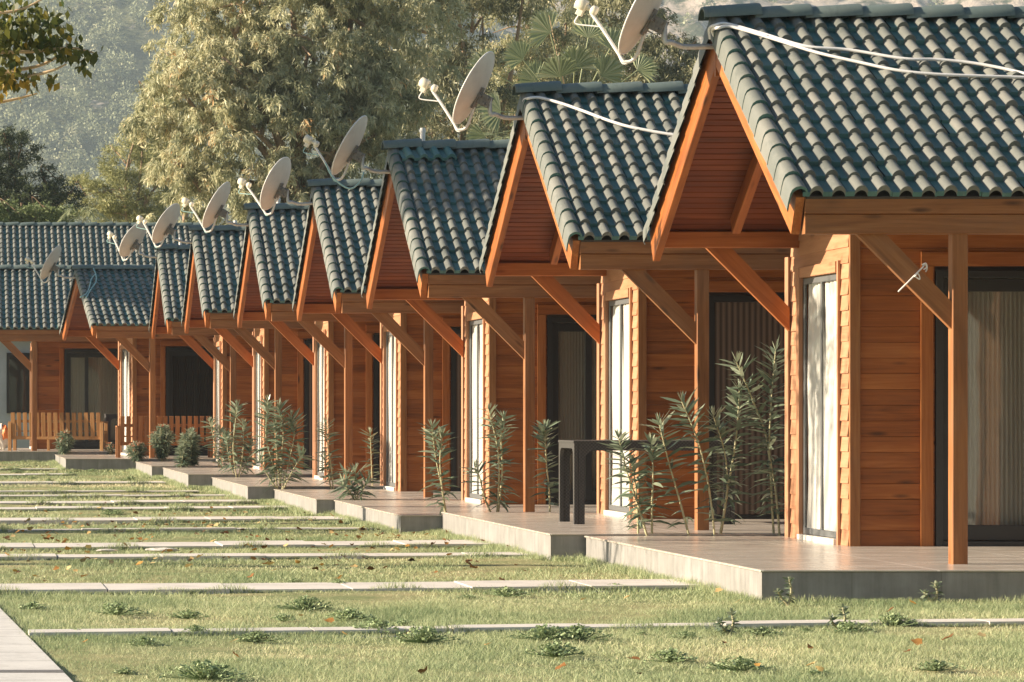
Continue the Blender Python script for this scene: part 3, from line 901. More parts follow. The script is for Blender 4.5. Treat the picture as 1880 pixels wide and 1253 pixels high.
# ------------------------------------------------------------------ woven table
def table(name, loc, length, depth, height, label):
    t = empty(name, loc); tag(t, label, 'table', 'dark woven plastic tables')
    tp = MB(); tp.box((0, 0, height - .022), (length, depth, height), .5, .008); part('tabletop', tp, 'rattan', t)
    def arch(Ln, h, leg, top, n=10):
        P = [(0, 0), (0, h), (Ln, h), (Ln, 0), (Ln - leg, 0)]
        rad = .09
        for k in range(n + 1):
            a = R(0 + 90 * k / n); P.append((Ln - leg - rad + rad * math.cos(a), h - top - rad + rad * math.sin(a)))
        for k in range(n + 1):
            a = R(90 + 90 * k / n); P.append((leg + rad + rad * math.cos(a), h - top - rad + rad * math.sin(a)))
        P.append((leg, 0)); return P
    def panel(P, f, th):
        mb = MB(); n = len(P)
        A = [f(u, w, 0) for u, w in P]; B = [f(u, w, th) for u, w in P]
        mb.add(A, [tuple(range(n))]); mb.add(B, [tuple(range(n - 1, -1, -1))])
        mb.add(A + B, [(i, n + i, n + (i + 1) % n, (i + 1) % n) for i in range(n)])
        return mb
    h = height - .023
    part('end_frame', panel(arch(depth, h, .055, .05), lambda u, w, s: Vector((.006 + s, u, w)), .035), 'rattan', t)
    part('end_frame', panel(arch(depth, h, .055, .05), lambda u, w, s: Vector((length - .006 - s, u, w)), .035), 'rattan', t)
    part('apron', panel(arch(length - .09, h, .06, .07), lambda u, w, s: Vector((.045 + u, .006 + s, w)), .03), 'rattan', t)
    part('apron', panel(arch(length - .09, h, .06, .07), lambda u, w, s: Vector((.045 + u, depth - .006 - s, w)), .03), 'rattan', t)
    return t
X, Y, Z = org[1]
yt = F * (CZ - Z) / (963 - 755.0)
table('woven_table', (PX(1053, yt), yt, Z), 1.50, .80, .775, 'dark woven plastic table among the tall oleanders')
X, Y, Z = org[8]
table('woven_table', (PX(194, Y - 1.9), Y - 1.9, Z), 1.3, .7, .77, 'dark woven plastic table at the right end of the lit bench')

# ------------------------------------------------------------------ benches
def bench(loc, length, label, mat):
    t = empty('garden_bench', loc); tag(t, label, 'bench', 'slatted benches on the terraces')
    b_ = MB(); n = 15
    for k in range(n):
        x = .10 + (length - .2) * k / (n - 1)
        b_.board((x, .02 , .30), (x, -.045, .80), (1, 0, 0), .085, .022, .004)
    part('backrest', b_, mat, t)
    rl = MB(); rl.board((.05, .03, .27), (length - .05, .03, .27), (0, 0, 1), .07, .035); rl.board((.05, .0, .62), (length - .05, .0, .62), (0, 0, 1), .06, .02)
    part('back_rail', rl, mat, t)
    s = MB()
    for k in range(5): s.board((.04, .10 + k * .1, .41), (length - .04, .10 + k * .1, .41), (0, 1, 0), .085, .022)
    part('seat', s, mat, t)
    for x in (.03, length - .03):
        a = MB(); a.board((x, -.03, .60), (x, .55, .60), (1, 0, 0), .07, .03); part('armrest', a, mat, t)
        for y in (-.02, .5):
            l_ = MB(); l_.board((x, y, 0), (x, y, .585), (1, 0, 0), .07, .06); part('leg', l_, mat, t)
    for x in (length * .42,):
        l_ = MB(); l_.board((x, .03, 0), (x, .03, .235), (1, 0, 0), .055, .05); part('leg', l_, mat, t)
    return t
X, Y, Z = org[8]; yb9 = Y - 2.18
bench((PX(16, yb9), yb9 + .12, Z), PX(193, yb9) - PX(16, yb9), 'brightly lit slatted wooden bench at the left edge of the photo', 'wood_bench').rotation_euler.z = R(-13)
X, Y, Z = org[7]; yb8 = Y - 2.05
bench((PX(215, yb8), yb8, Z), 1.85, 'shaded slatted wooden bench under the flat teal roof', 'wood_brown')

# white chair just outside the frame, mirrored in the glass door
def plastic_chair(loc, rz):
    t = empty('plastic_chair', loc, rz); tag(t, 'white plastic chair on the largest terrace, mirrored in its glass door', 'chair')
    s_ = MB(); s_.box((-.22, -.22, .40), (.22, .22, .43), .5, .01); part('seat', s_, 'white_plastic', t)
    for x in (-.2, .2):
        for y in (-.2, .2):
            l_ = MB(); l_.board((x * 1.12, y * 1.12, 0), (x, y, .40), (1, 0, 0), .05, .04); part('leg', l_, 'white_plastic', t)
    b_ = MB(); b_.tube(spline([(-.21, .2, .42), (-.21, .27, .70), (-.16, .29, .86), (0, .3, .90), (.16, .29, .86), (.21, .27, .70), (.21, .2, .42)], 6), .026, 8)
    for k in range(5): b_.board((-.14 + .07 * k, .225, .44), (-.12 + .06 * k, .292, .87), (1, 0, 0), .035, .012)
    part('backrest', b_, 'white_plastic', t)
    for x in (-.23, .23):
        a = MB(); a.tube(spline([(x, -.2, .41), (x, -.21, .60), (x, -.1, .64), (x, .24, .65)], 5), .02, 8); part('armrest', a, 'white_plastic', t)
plastic_chair((9.35, 25.75, org[0][2]), R(115))

# bag at the far left
bm_ = MB()
def blob(mb, c, r, sq, seed, n=14):
    rnd = np.random.default_rng(seed); vs = []
    ph = rnd.uniform(0, 6, 8)
    for j in range(n + 1):
        th = math.pi * j / n
        for k in range(n * 2):
            a = math.pi * k / n
            w = 1 + .10 * math.sin(3 * a + ph[0] + 2 * th) + .07 * math.sin(7 * a + ph[1] - 5 * th) + .05 * math.sin(11 * th + ph[2] + a)
            vs.append(Vector((c[0] + r * w * sq[0] * math.sin(th) * math.cos(a), c[1] + r * w * sq[1] * math.sin(th) * math.sin(a), c[2] + r * w * sq[2] * math.cos(th))))
    m2 = n * 2
    mb.add(vs, [(j * m2 + k, (j + 1) * m2 + k, (j + 1) * m2 + (k + 1) % m2, j * m2 + (k + 1) % m2) for j in range(n) for k in range(m2)], .5, smooth=True)
X, Y, Z = org[8]; ybg = Y - 1.2
bg = empty('stuffed_bag', (PX(3, ybg), ybg, Z)); tag(bg, 'white and orange stuffed bag beside the lit bench at the left edge', 'bag')
blob(bm_, (0, 0, .27), .27, (.55, .5, 1.0), 4); part('bag_body', bm_, 'bag_white', bg)
bm_ = MB(); blob(bm_, (.07, -.06, .36), .16, (.5, .6, 1.0), 7); part('bag_patch', bm_, 'bag_orange', bg)

# ------------------------------------------------------------------ long building behind
LY = 84.2; LZ = PZ(416, LY); lodge = empty('long_building', (-4.0, LY, gz(LY)))
tag(lodge, 'long far building with a dark tiled roof above the leftmost cabins', 'building')
Llen = PX(352, LY) + 4.0; lz = LZ - gz(LY); lrun = 5.0; lrise = 2.75
lS = math.hypot(lrun, lrise); lc, ls_ = lrun / lS, lrise / lS
lpt = lambda side, x, s, n: Vector((x, side * (s * lc + n * ls_), lz - s * ls_ + n * lc))
lr = part('tiled_roof', tiles(Llen, lS, 22, seed=21, pt=lpt, sides=(-1,), x0=.0), 'tile', lodge)
part('ridge_cap', ridge_caps(Llen, lz + .03, seed=33, x_start=-.03), 'tile', lr)
part('verge_tile', verge(-1, 22, 8, lpt, lS, Llen + .02, -1), 'tile', lr)
dk = MB()
for sd in (-1, 1):
    A = lpt(sd, 0, lS / 2, -.03); B = lpt(sd, Llen, lS / 2, -.03); dk.board(A, B, lpt(sd, 0, 1, 0) - lpt(sd, 0, 0, 0), lS, .05)
part('roof_deck', dk, 'deck', lodge)
wl = MB(); wl.box((.2, -lrun + .5, -.2), (Llen - .2, -lrun + .7, lz - lrise - .1)); wl.box((Llen - .4, -lrun + .7, -.2), (Llen - .2, lrun - .5, lz - lrise - .1)); wl.box((.2, lrun - .7, -.2), (Llen - .4, lrun - .5, lz - lrise - .1))
part('wall', wl, 'render_blue', lodge)
ww = MB(); xw_ = PX(12, LY - 4.5) + 4.0
ww.box((xw_, -lrun + .44, .9), (xw_ + .9, -lrun + .49, 2.3)); wn = part('window', ww, 'frame', lodge)
pp = MB(); pp.box((xw_ + .06, -lrun + .432, .96), (xw_ + .84, -lrun + .439, 2.24)); part('pane', pp, 'glass', wn)

# ------------------------------------------------------------------ ground, path, walkways
gys = [-40, 8, 14] + list(np.arange(16, 100, 1.0)) + [110, 140, 200, 300, 420, 700, 1000, 1850]
gxs = [-58, -40, -25, -12] + list(np.arange(-4, 16, .8)) + [20, 40, 120, 390, 690]
V = []; 
for y in gys:
    for x in gxs:
        V.append((x, y, gz(y) + (.012 * math.sin(x * 1.3 + y * .7) + .008 * math.sin(x * 3.1 - y * 1.1) if 14 < y < 100 and -4 < x < 15 else 0) - .012))
nx = len(gxs)
me = bpy.data.meshes.new('lawn_ground'); me.from_pydata(V, [], [(j * nx + i, j * nx + i + 1, (j + 1) * nx + i + 1, (j + 1) * nx + i) for j in range(len(gys) - 1) for i in range(nx - 1)])
for p in me.polygons: p.use_smooth = True
o = link('lawn', me, M['ground']); o['kind'] = 'structure'
# path along the left
pth = MB(); xs_ = lambda Y: .35 + (22.0 - Y) * .041
prev = None
for y in np.arange(8, 66, 2.0):
    y2 = y + 2.0; z1, z2 = gz(y) + .012, gz(y2) + .012
    vs = [(xs_(y) - 1.7, y, z1), (xs_(y), y, z1), (xs_(y2), y2, z2), (xs_(y2) - 1.7, y2, z2), (xs_(y) - 1.7, y, z1 - .12), (xs_(y), y, z1 - .12), (xs_(y2), y2, z2 - .12), (xs_(y2) - 1.7, y2, z2 - .12)]
    pth.add(vs, [(0, 1, 2, 3), (1, 5, 6, 2), (0, 3, 7, 4)])
o = link('path', pth.mesh('path'), M['path']); o['kind'] = 'structure'
drn = MB(); yd = gy_of(1238); drn.box((xs_(yd) - 1.7, yd - .07, gz(yd) - .02), (xs_(yd) - .0, yd + .07, gz(yd) + .016)); 
o = link('drain_channel', drn.mesh('drain_channel'), M['bracket']); tag(o, 'narrow grey drain channel across the bottom of the paved path', 'drain')
WALK = [(1167, .55, None), (1085, .85, 0), (1027, .55, 0), (1006, .95, 1), (977, .25, 2), (958, .95, 2), (937, .8, 3), (926, .9, 4), (914, .5, 4), (906, .4, 5), (889, .9, 6), (874, .9, 7), (864, .5, 7)]
ZONES = []
for k, (py, w_, ti) in enumerate(WALK):
    w_ *= (.5 if ti is None else 1.05)
    Y = gy_of(py); x0 = xs_(Y) + .02
    x1 = (TX[ti] + .02) if ti is not None else 9.5
    if ti is None: sl = .19
    elif ti == 8: sl = .05
    else: sl = .15
    mb = MB(); nseg = max(2, int((x1 - x0) / .8)); rnd = random.Random(k)
    for q in range(nseg):
        xa, xb = x0 + (x1 - x0) * q / nseg, x0 + (x1 - x0) * (q + 1) / nseg - .012
        ya, yb_ = Y + sl * (xa - x0), Y + sl * (xb - x0); dz = rnd.gauss(0, .004)
        za, zb = gz(ya) + .022 + dz, gz(yb_) + .022 + dz
        jx = rnd.gauss(0, .01)
        P = [(xa, ya - w_ / 2 + jx), (xb, yb_ - w_ / 2 + jx), (xb, yb_ + w_ / 2 + jx), (xa, ya + w_ / 2 + jx)]
        vs = [(x, y, za if i in (0, 3) else zb) for i, (x, y) in enumerate(P)] + [(x, y, (za if i in (0, 3) else zb) - .12) for i, (x, y) in enumerate(P)]
        mb.add(vs, [(0, 1, 2, 3)] + [(i, 4 + i, 4 + (i + 1) % 4, (i + 1) % 4) for i in range(4)])
    o = link('walkway', mb.mesh('walkway'), M['kerb']); o['kind'] = 'structure'
    ZONES.append((x0, x1, Y, sl, w_))

# ------------------------------------------------------------------ grass
def grass(n, ylo, yhi, hmin, hmax, wmin, wmax, seed):
    r = np.random.default_rng(seed)
    y = np.sqrt(r.uniform(ylo ** 2, yhi ** 2, n)); px = r.uniform(-260, 2150, n); x = (px + 100) * y / F
    keep = x > .35 + (22.0 - y) * .041 + r.normal(0, .02, n)
    for i, (X, Y, Z) in enumerate(org):
        y0 = Y - 3.30; y1 = (org[i + 1][1] - 3.3) if i < 8 else Y + 3
        keep &= ~((x > TX[i] - .004) & (y > y0 - .004) & (y < y1))
    for (x0, x1, Y, sl, w_) in ZONES:
        yc = Y + sl * (x - x0)
        keep &= ~((x > x0) & (x < x1) & (np.abs(y - yc) < w_ / 2 - np.abs(r.normal(0, .015, n))))
    # patchiness
    f = np.sin(x * 1.9 + 1.3 * np.sin(y * .8)) * np.sin(y * 1.35 + 1.7 * np.sin(x * .9)) + .6 * np.sin(x * 5.3 + y * 2.1) * np.sin(y * 4.1 - x)
    keep &= r.uniform(0, 1, n) < np.clip(.80 + .30 * f, .22, 1)
    x, y, f = x[keep], y[keep], f[keep]; m = len(x)
    z = np.interp(y, GY, GZ) - .012
    h = r.uniform(hmin, hmax, m) * (.70 + .32 * f); w = r.uniform(wmin, wmax, m); a = r.uniform(0, 2 * np.pi, m)
    lx, ly = r.normal(0, .7, m) * h, r.normal(0, .7, m) * h
    dx, dy = np.cos(a) * w / 2, np.sin(a) * w / 2
    V = np.empty((m, 3, 3)); V[:, 0] = np.stack([x - dx, y - dy, z], 1); V[:, 1] = np.stack([x + dx, y + dy, z], 1); V[:, 2] = np.stack([x + lx, y + ly, z + h], 1)
    g2 = np.sin(x * .8 + 2.2 * np.sin(y * .45) + y * .3) * np.sin(y * .9 + 1.1 * np.sin(x * 1.7))
    dry = np.clip(.40 - .14 * f + .20 * np.maximum(g2, -.5) + r.normal(0, .17, m), 0, 1)
    # a strawy band in the middle distance
    dry = np.where((y > 54) & (y < 58) & (x > .8), np.clip(dry + .45, 0, 1), dry)
    dry = np.where((np.abs(y - 17.9 - .15 * x) < .45) & (x > .75) & (x < 1.9), np.clip(dry + .3, 0, 1), dry)
    return V.reshape(-1, 3), np.repeat(dry, 3)
Vs, Ts = [], []
for a in ((330000, 15.3, 23.5, .022, .052, .003, .0055, 1), (230000, 23.5, 38, .022, .055, .005, .009, 2), (130000, 38, 64, .025, .06, .010, .018, 3), (50000, 64, 84, .03, .07, .018, .03, 4)):
    v_, t_ = grass(*a); Vs.append(v_); Ts.append(t_)
def edge_grass(seed):
    r = np.random.default_rng(seed); P = []
    for i, (X, Y, Z) in enumerate(org):
        y0, y1 = Y - 3.3, (org[i + 1][1] - 3.3) if i < 8 else Y + 2
        n = 2600 if i < 3 else 1200
        yy = y0 + (y1 - y0) * np.clip(r.uniform(0, 1, n) + .06 * np.sin(r.uniform(0, 40, n)), 0, 1)
        cl = .5 + .5 * np.sin(yy * 5.1 + i) * np.sin(yy * 2.3)
        P.append(np.stack([TX[i] - .015 - np.abs(r.normal(0, .07, n)), yy, np.full(n, .045 + 0 * cl) + .06 * cl * r.uniform(.2, 1, n)], 1))
        x1 = TX[i - 1] if i else X + 4.5
        n = 2600 if i == 0 else 500
        xx = r.uniform(TX[i], x1 if i == 0 else max(x1, TX[i] + .1), n); cl = .5 + .5 * np.sin(xx * 6.3) * np.sin(xx * 2.9)
        P.append(np.stack([xx, y0 - .015 - np.abs(r.normal(0, .09, n)), .03 + .05 * cl * r.uniform(.2, 1, n)], 1))
    for (x0, x1, Y, sl, w_) in ZONES:
        n = int(700 * (x1 - x0)); xx = r.uniform(x0, x1, n); cl = np.clip(np.sin(xx * 4.7 + Y) + .6 * np.sin(xx * 11 + Y * 3), 0, 1.5)
        sd = np.where(r.uniform(size=n) < .7, -1, 1)
        P.append(np.stack([xx, Y + sl * (xx - x0) + sd * (w_ / 2 + .01 - np.abs(r.normal(0, .03, n)) * (cl > .5)), .025 + .045 * cl], 1))
    P = np.concatenate(P); m = len(P); h = P[:, 2]; z = np.interp(P[:, 1], GY, GZ) - .01
    a = r.uniform(0, 6.28, m); w = r.uniform(.004, .007, m) * np.clip(P[:, 1] / 26, 1, 3); lx, ly = r.normal(0, .4, m) * h, r.normal(0, .4, m) * h
    V = np.empty((m, 3, 3)); dx, dy = np.cos(a) * w / 2, np.sin(a) * w / 2
    V[:, 0] = np.stack([P[:, 0] - dx, P[:, 1] - dy, z], 1); V[:, 1] = np.stack([P[:, 0] + dx, P[:, 1] + dy, z], 1); V[:, 2] = np.stack([P[:, 0] + lx, P[:, 1] + ly, z + h], 1)
    return V.reshape(-1, 3), np.repeat(np.clip(r.normal(.35, .2, m), 0, 1), 3)
v_, t_ = edge_grass(77); Vs.append(v_); Ts.append(t_)
V = np.concatenate(Vs); T = np.concatenate(Ts)
o = link('grass', np_mesh('grass', V, np.arange(len(V)).reshape(-1, 3), T, 3), M['blade']); o['kind'] = 'stuff'
tag(o, 'short pale green lawn grass with straw coloured patches', 'grass'); 

# ------------------------------------------------------------------ plants
def leaf_strip(mb, base, d, length, width, droop, tone, n=3):
    d = Vector(d).normalized(); s = d.cross(Vector((0, 0, 1)))
    if s.length < .05: s = Vector((1, 0, 0))
    s.normalize(); tw = random.uniform(-.9, .9); nrm = s.cross(d); s = (s * math.cos(tw) + nrm * math.sin(tw))
    vs = []; ws = (.35, 1.0, .8, 0.05) if n == 3 else (.3, 1, .05)
    for k in range(n + 1):
        t = k / n; p = Vector(base) + d * length * t + Vector((0, 0, -droop * length * t * t)); w = width / 2 * ws[k]
        vs += [p - s * w, p + s * w]
    mb.add(vs, [(2 * k, 2 * k + 1, 2 * k + 3, 2 * k + 2) for k in range(n)], tone, smooth=True)
def oleander(stems, label, leaf=(.13, .022), gap=.035, tips=False, name='oleander'):
    """stems: list of world polylines"""
    b0 = Vector(stems[0][0]); t = empty(name, b0); tag(t, label, 'plant', 'oleanders along the terraces')
    st = MB(); lv = MB(); buds = []; ang = 0
    for pl in stems:
        pts = spline([Vector(p) - b0 for p in pl], 6)
        n = len(pts); st.tube(pts, [.009 * (1 - .65 * i / n) + .002 for i in range(n)], 6)
        Ls = [0]
        for i in range(1, n): Ls.append(Ls[-1] + (pts[i] - pts[i - 1]).length)
        tot = Ls[-1]; s = tot * .14
        while s < tot:
            i = max(1, next((j for j in range(n) if Ls[j] >= s), n - 1)); fr = (s - Ls[i - 1]) / max(1e-6, Ls[i] - Ls[i - 1])
            p = pts[i - 1].lerp(pts[i], fr); ax = (pts[i] - pts[i - 1]).normalized(); rel = s / tot
            ang += 1.05 + random.uniform(-.2, .2)
            for q in range(3):
                a = ang + q * 2.094 + random.uniform(-.25, .25)
                u = ax.cross(Vector((.3, .9, .1))).normalized(); w = ax.cross(u)
                out = u * math.cos(a) + w * math.sin(a)
                lift = .18 + 1.0 * max(0, rel - .45) ** 1.3 + random.uniform(-.25, .3)
                d = out + ax * lift
                ln = leaf[0] * random.uniform(1.0, 1.75) * (1 - .25 * max(0, rel - .8) * 5 * .6)
                if random.random() < (.12 if rel > .3 else .4): continue
                leaf_strip(lv, p, d, ln, leaf[1] * random.uniform(1.0, 1.5), random.uniform(.05, .5) * (1.25 - rel), min(1, max(0, random.gauss(.36 + .2 * (rel > .85), .2))))
            s += gap * 1.1 * random.uniform(.7, 1.3) * (1.0 if rel < .75 else .6)
        for q in range(6):
            leaf_strip(lv, pts[-1], Vector((random.uniform(-.5, .5), random.uniform(-.5, .5), 1)), leaf[0] * .7, leaf[1] * .7, .05, random.uniform(.5, .9))
        if tips and len(buds) < 9 and pts[-1].z > 0.5 * max(Vector(q[-1]).z - b0.z for q in stems):
            tp = MB(); buds.append(tp)
            for q in range(7): leaf_strip(tp, pts[-1] + Vector((random.gauss(0, .02), random.gauss(0, .02), .02)), Vector((random.uniform(-.6, .6), random.uniform(-.6, .6), 1)), leaf[0] * .55, leaf[1] * .9, .1, random.random())
    part('stem', st, 'stem', t); part('foliage', lv, 'ole', t)
    for tp in buds: part('flower_bud', tp, 'ole_tip', t)
    return t
def st(Y, zb, *pts):
    """stem polyline through photo pixels at depth Y, small depth wobble"""
    out = [(PX(pts[0][0], Y), Y, zb)]
    dy = 0
    for (x, y) in pts[1:]:
        dy += random.uniform(-.05, .05); out.append((PX(x, Y + dy), Y + dy, PZ(y, Y)))
    return out
YG = [o_[1] - 3.42 for o_ in org]   # planting gap before each terrace
z2 = .17
Yp = YG[1] + .10
oleander([st(Yp, z2, (1190, 985), (1172, 930), (1152, 870), (1136, 805)), st(Yp + .05, z2, (1197, 985), (1197, 930), (1199, 870), (1196, 812)), st(Yp + .1, z2, (1172, 985), (1171, 955), (1168, 900), (1160, 850))], 'dark bushy oleander in front of the woven table', (.135, .024), .030)
oleander([st(Yp, z2, (1267, 983), (1248, 920), (1228, 850), (1210, 778))], 'single leaning oleander stem left of the post near the woven table', (.155, .026), .045)
oleander([st(Yp, z2, (1313, 983), (1302, 900), (1283, 815), (1252, 738)), st(Yp + .06, z2, (1320, 983), (1335, 900), (1330, 830), (1310, 765)), st(Yp + .1, z2, (1322, 983), (1338, 890), (1352, 800), (1358, 715))], 'oleander with three spreading stems right of the post near the woven table', (.15, .025), .038)
oleander([st(Yp, z2, (1432, 983), (1424, 900), (1413, 830), (1416, 740), (1424, 645)), st(Yp + .05, z2, (1421, 880), (1410, 820), (1384, 740), (1352, 665))], 'tallest dark oleander beside the front wall of the biggest cabin', (.16, .025), .034)
Yp = YG[2] + .08
oleander([st(Yp, z2, (1010, 948), (1008, 900), (1003, 850), (1000, 785))], 'bushy upright oleander before the dark glass door, left of the woven table', (.14, .026), .024)
oleander([st(Yp, z2, (912, 945), (916, 880), (913, 820), (898, 755)), st(Yp + .03, z2, (914, 945), (922, 870), (920, 800), (925, 768)), st(Yp, z2, (905, 945), (890, 915), (880, 875), (872, 860))], 'forked oleander with bare lower stem in front of the white curtained window', (.14, .022), .034)
oleander([st(Yp - .1, z2, (820, 945), (812, 900), (800, 840), (793, 785)), st(Yp - .08, z2, (818, 940), (810, 880), (808, 840), (812, 800))], 'thin oleander with a tuft of dark leaves before a post', (.15, .022), .036)
Yp = YG[3] + .08
oleander([st(Yp, z2, (655, 920), (648, 895), (636, 875)), st(Yp, z2, (657, 920), (656, 890), (652, 865)), st(Yp, z2, (660, 920), (668, 895), (678, 878)), st(Yp + .05, z2, (652, 920), (640, 900), (628, 890))], 'low spreading oleander on the terrace edge', (.17, .026), .03)
Yp = YG[4] + .08
oleander([st(Yp, z2 + .03, (612, 896), (608, 860), (602, 820), (598, 778)), st(Yp, z2 + .03, (608, 896), (602, 870), (596, 840))], 'slim yellowish oleander left of the low spreading one', (.15, .022), .034)
oleander([st(Yp + .6, z2 + .05, (684, 893), (682, 850), (680, 795))], 'small oleander half hidden behind a front wall corner', (.14, .022), .034)
oleander([st(Yp, z2 + .03, (510, 896), (500, 850), (488, 800), (492, 738)), st(Yp + .1, z2 + .03, (515, 896), (517, 840), (520, 790), (512, 750)), st(Yp - .05, z2 + .03, (518, 896), (530, 850), (540, 800), (535, 765)), st(Yp - .1, z2 + .03, (520, 896), (540, 860), (556, 835)), st(Yp, z2 + .03, (508, 896), (490, 870), (478, 845)), st(Yp + .1, z2 + .03, (514, 896), (508, 830), (505, 780))], 'biggest and bushiest oleander, many stems in one clump', (.17, .026), .03)
Yp = YG[5] + .08
oleander([st(Yp, z2 + .06, (434, 874), (428, 820), (436, 745)), st(Yp, z2 + .06, (438, 874), (446, 830), (448, 780)), st(Yp + .1, z2 + .06, (432, 874), (420, 840), (416, 800)), st(Yp + .1, z2 + .06, (440, 874), (455, 845), (462, 815))], 'tall narrow oleander clump just left of the biggest one', (.17, .026), .030)
Yp = YG[6] + .08
oleander([st(Yp, z2 + .09, (402, 858), (396, 820), (385, 775)), st(Yp, z2 + .09, (405, 858), (408, 820), (402, 790)), st(Yp, z2 + .09, (400, 858), (410, 830), (418, 805))], 'thin oleander before a lit front wall, third plant from the round shrub', (.16, .024), .034)
def round_bush(cx, cy, Y, zb, w, h, label, trunk=0, tips=False, lf=(.09, .018), n=30):
    stems = []
    for k in range(n):
        a = random.uniform(0, 2 * math.pi); u = random.uniform(-.2, 1.0); rr = math.sqrt(1 - u * u) if u > -1 else 0
        top = (PX(cx, Y) + w / 2 * rr * math.cos(a) * random.uniform(.7, 1), Y + w / 2 * rr * math.sin(a), PZ(cy, Y) + h / 2 * u * random.uniform(.8, 1))
        base = (PX(cx, Y) + random.uniform(-.02, .02), Y, zb + trunk)
        midp = ((base[0] * .55 + top[0] * .45), (base[1] * .5 + top[1] * .5), base[2] * .4 + top[2] * .6)
        stems.append([(PX(cx, Y), Y, zb), base, midp, top] if trunk else [base, midp, top])
    return oleander(stems, label, lf, .028, tips, 'shrub')
Y7 = YG[6] + .35
round_bush(350, 818, Y7, z2 + .1, .40, .62, 'rounded green shrub standing left of a white window', 0, False, (.10, .02), 26)
round_bush(334, 838, Y7 - .2, z2 + .1, .22, .34, 'small shrub nestled at the left foot of the rounded shrub', 0, False, (.10, .02), 12)
Y8 = YG[7] + .12
round_bush(297, 806, Y8, z2 + .14, .47, .50, 'small round headed tree like shrub on a bare stem before the shaded bench', .16, True, (.10, .02), 30)
round_bush(251, 829, Y8 + .05, z2 + .14, .40, .34, 'low mound shaped shrub with reddish tips', 0, True, (.09, .018), 26)
Y9 = YG[8] + .05
round_bush(118, 812, Y9 - .1, z2 + .2, .40, .42, 'open shrub with orange tips before the lit bench', .06, True, (.10, .02), 20)
round_bush(203, 824, Y9 - .05, z2 + .2, .16, .22, 'tiny shrub by the foot of the far woven table', 0, True, (.07, .015), 8)

# weeds, fallen leaves, rubble
def weed_mesh(seed, n, rad, hgt):
    random.seed(seed); mb = MB()
    for k in range(n):
        a = random.uniform(0, 6.28); r_ = min(1.15 * rad, abs(random.gauss(0, rad * .6))); x, y = r_ * math.cos(a), r_ * math.sin(a)
        hh = max(.012, hgt * random.uniform(.4, 1) * (1.1 - r_ / rad * .5))
        mb.tube([(0, 0, .004), (x * .6, y * .6, .008 + hh * .3), (x, y, hh)], .0015, 3, .2, False)
        for q in range(3):
            b = random.uniform(0, 6.28)
            leaf_strip(mb, (x, y, hh), (math.cos(b), math.sin(b), random.uniform(-.1, .5)), random.uniform(.014, .028), random.uniform(.012, .02), .2, random.random(), 2)
    return mb
WM = []
for s_, n_, r_, h_ in ((1, 130, .16, .07), (2, 90, .12, .06), (3, 160, .22, .08), (4, 60, .07, .10)):
    me = weed_mesh(s_, n_, r_, h_).mesh('weed_clump'); me.materials.append(M['weed']); WM.append(me)
random.seed(99)
def on_lawn(px, py, pad=.05):
    Y = gy_of(py); X = PX(px, Y)
    if X < xs_(Y) + pad: return None
    for i, (ox, oy, oz) in enumerate(org):
        y1 = (org[i + 1][1] - 3.3) if i < 8 else oy + 3
        if X > TX[i] - pad and oy - 3.3 - pad < Y < y1: return None
    return X, Y
WPOS = [(140, 1165), (60, 1118), (215, 1128), (345, 1135), (360, 1165), (520, 1140), (560, 1120), (640, 1140), (265, 1185), (330, 1178), (200, 1178), (470, 1178), (690, 1160), (740, 1150), (1000, 1175), (1060, 1175), (1100, 1170), (1180, 1168), (1260, 1172), (1330, 1160), (1400, 1165), (1480, 1160), (1560, 1163), (1640, 1150), (1020, 1205), (900, 1210), (1360, 1230), (1500, 1240), (300, 1240), (230, 1235), (380, 1248), (150, 1240), (620, 1075), (540, 1068), (860, 1100), (930, 1095), (1130, 1080), (200, 945), (215, 944), (130, 872), (170, 866), (60, 880), (30, 868), (300, 882), (240, 884), (90, 885), (840, 1210), (1230, 1215), (1720, 1230), (1820, 1190), (780, 1180)]
for k, (px, py) in enumerate(WPOS):
    q = on_lawn(px, py)
    if q is None or (py > 1165 and k % 3 == 1): continue
    o = link('weed_clump', WM[k % 4 if k % 4 != 3 else 0], None); o.location = (q[0], q[1], gz(q[1]) - .01); o.rotation_euler.z = random.uniform(0, 6)
    s_ = random.uniform(.4, .85); o.scale = (s_ * 1.2, s_, s_ * random.uniform(1.0, 1.9))
    tag(o, 'low leafy weed clump growing in the lawn', 'weed', 'weed clumps in the lawn')
def tall_weed(px, py, h, label):
    q = on_lawn(px, py, 0); X, Y = q if q else (PX(px, gy_of(py)), gy_of(py))
    oleander([[(X, Y, 0), (X + .02, Y, h * .5), (X + .01, Y + .01, h)], [(X, Y, 0), (X - .05, Y, h * .35), (X - .07, Y - .02, h * .55)]], label, (.035, .016), .012, False, 'tall_weed')
tall_weed(1447, 1112, .17, 'tall weed by the near corner of the largest terrace')
tall_weed(1715, 1108, .13, 'pale weed in front of the dark side of the largest terrace')
tall_weed(1340, 1165, .13, 'feathery weed standing alone in the lawn below the largest terrace')
tall_weed(1545, 1160, .14, 'feathery weed on the near lawn below the terrace door')
def litter_mesh(seed):
    random.seed(seed); mb = MB(); n = 9; vs = [Vector((0, 0, .0))]
    cv = random.uniform(.2, .5)
    for k in range(n):
        a = 2 * math.pi * k / n; r_ = (.030 + .012 * math.cos(a)) * (1 + (.25 if k % 2 else -.15) * random.uniform(.5, 1.2))
        x, y = r_ * math.cos(a) * 1.25, r_ * math.sin(a); vs.append(Vector((x, y, cv * 14 * y * y + abs(x) * random.uniform(-.1, .4))))
    mb.add(vs, [(0, 1 + k, 1 + (k + 1) % n) for k in range(n)], .5, smooth=True)
    mb.tube([(.04, 0, .0), (.065, .004, .01)], .0012, 3, .3, False)
    return mb
LM = []
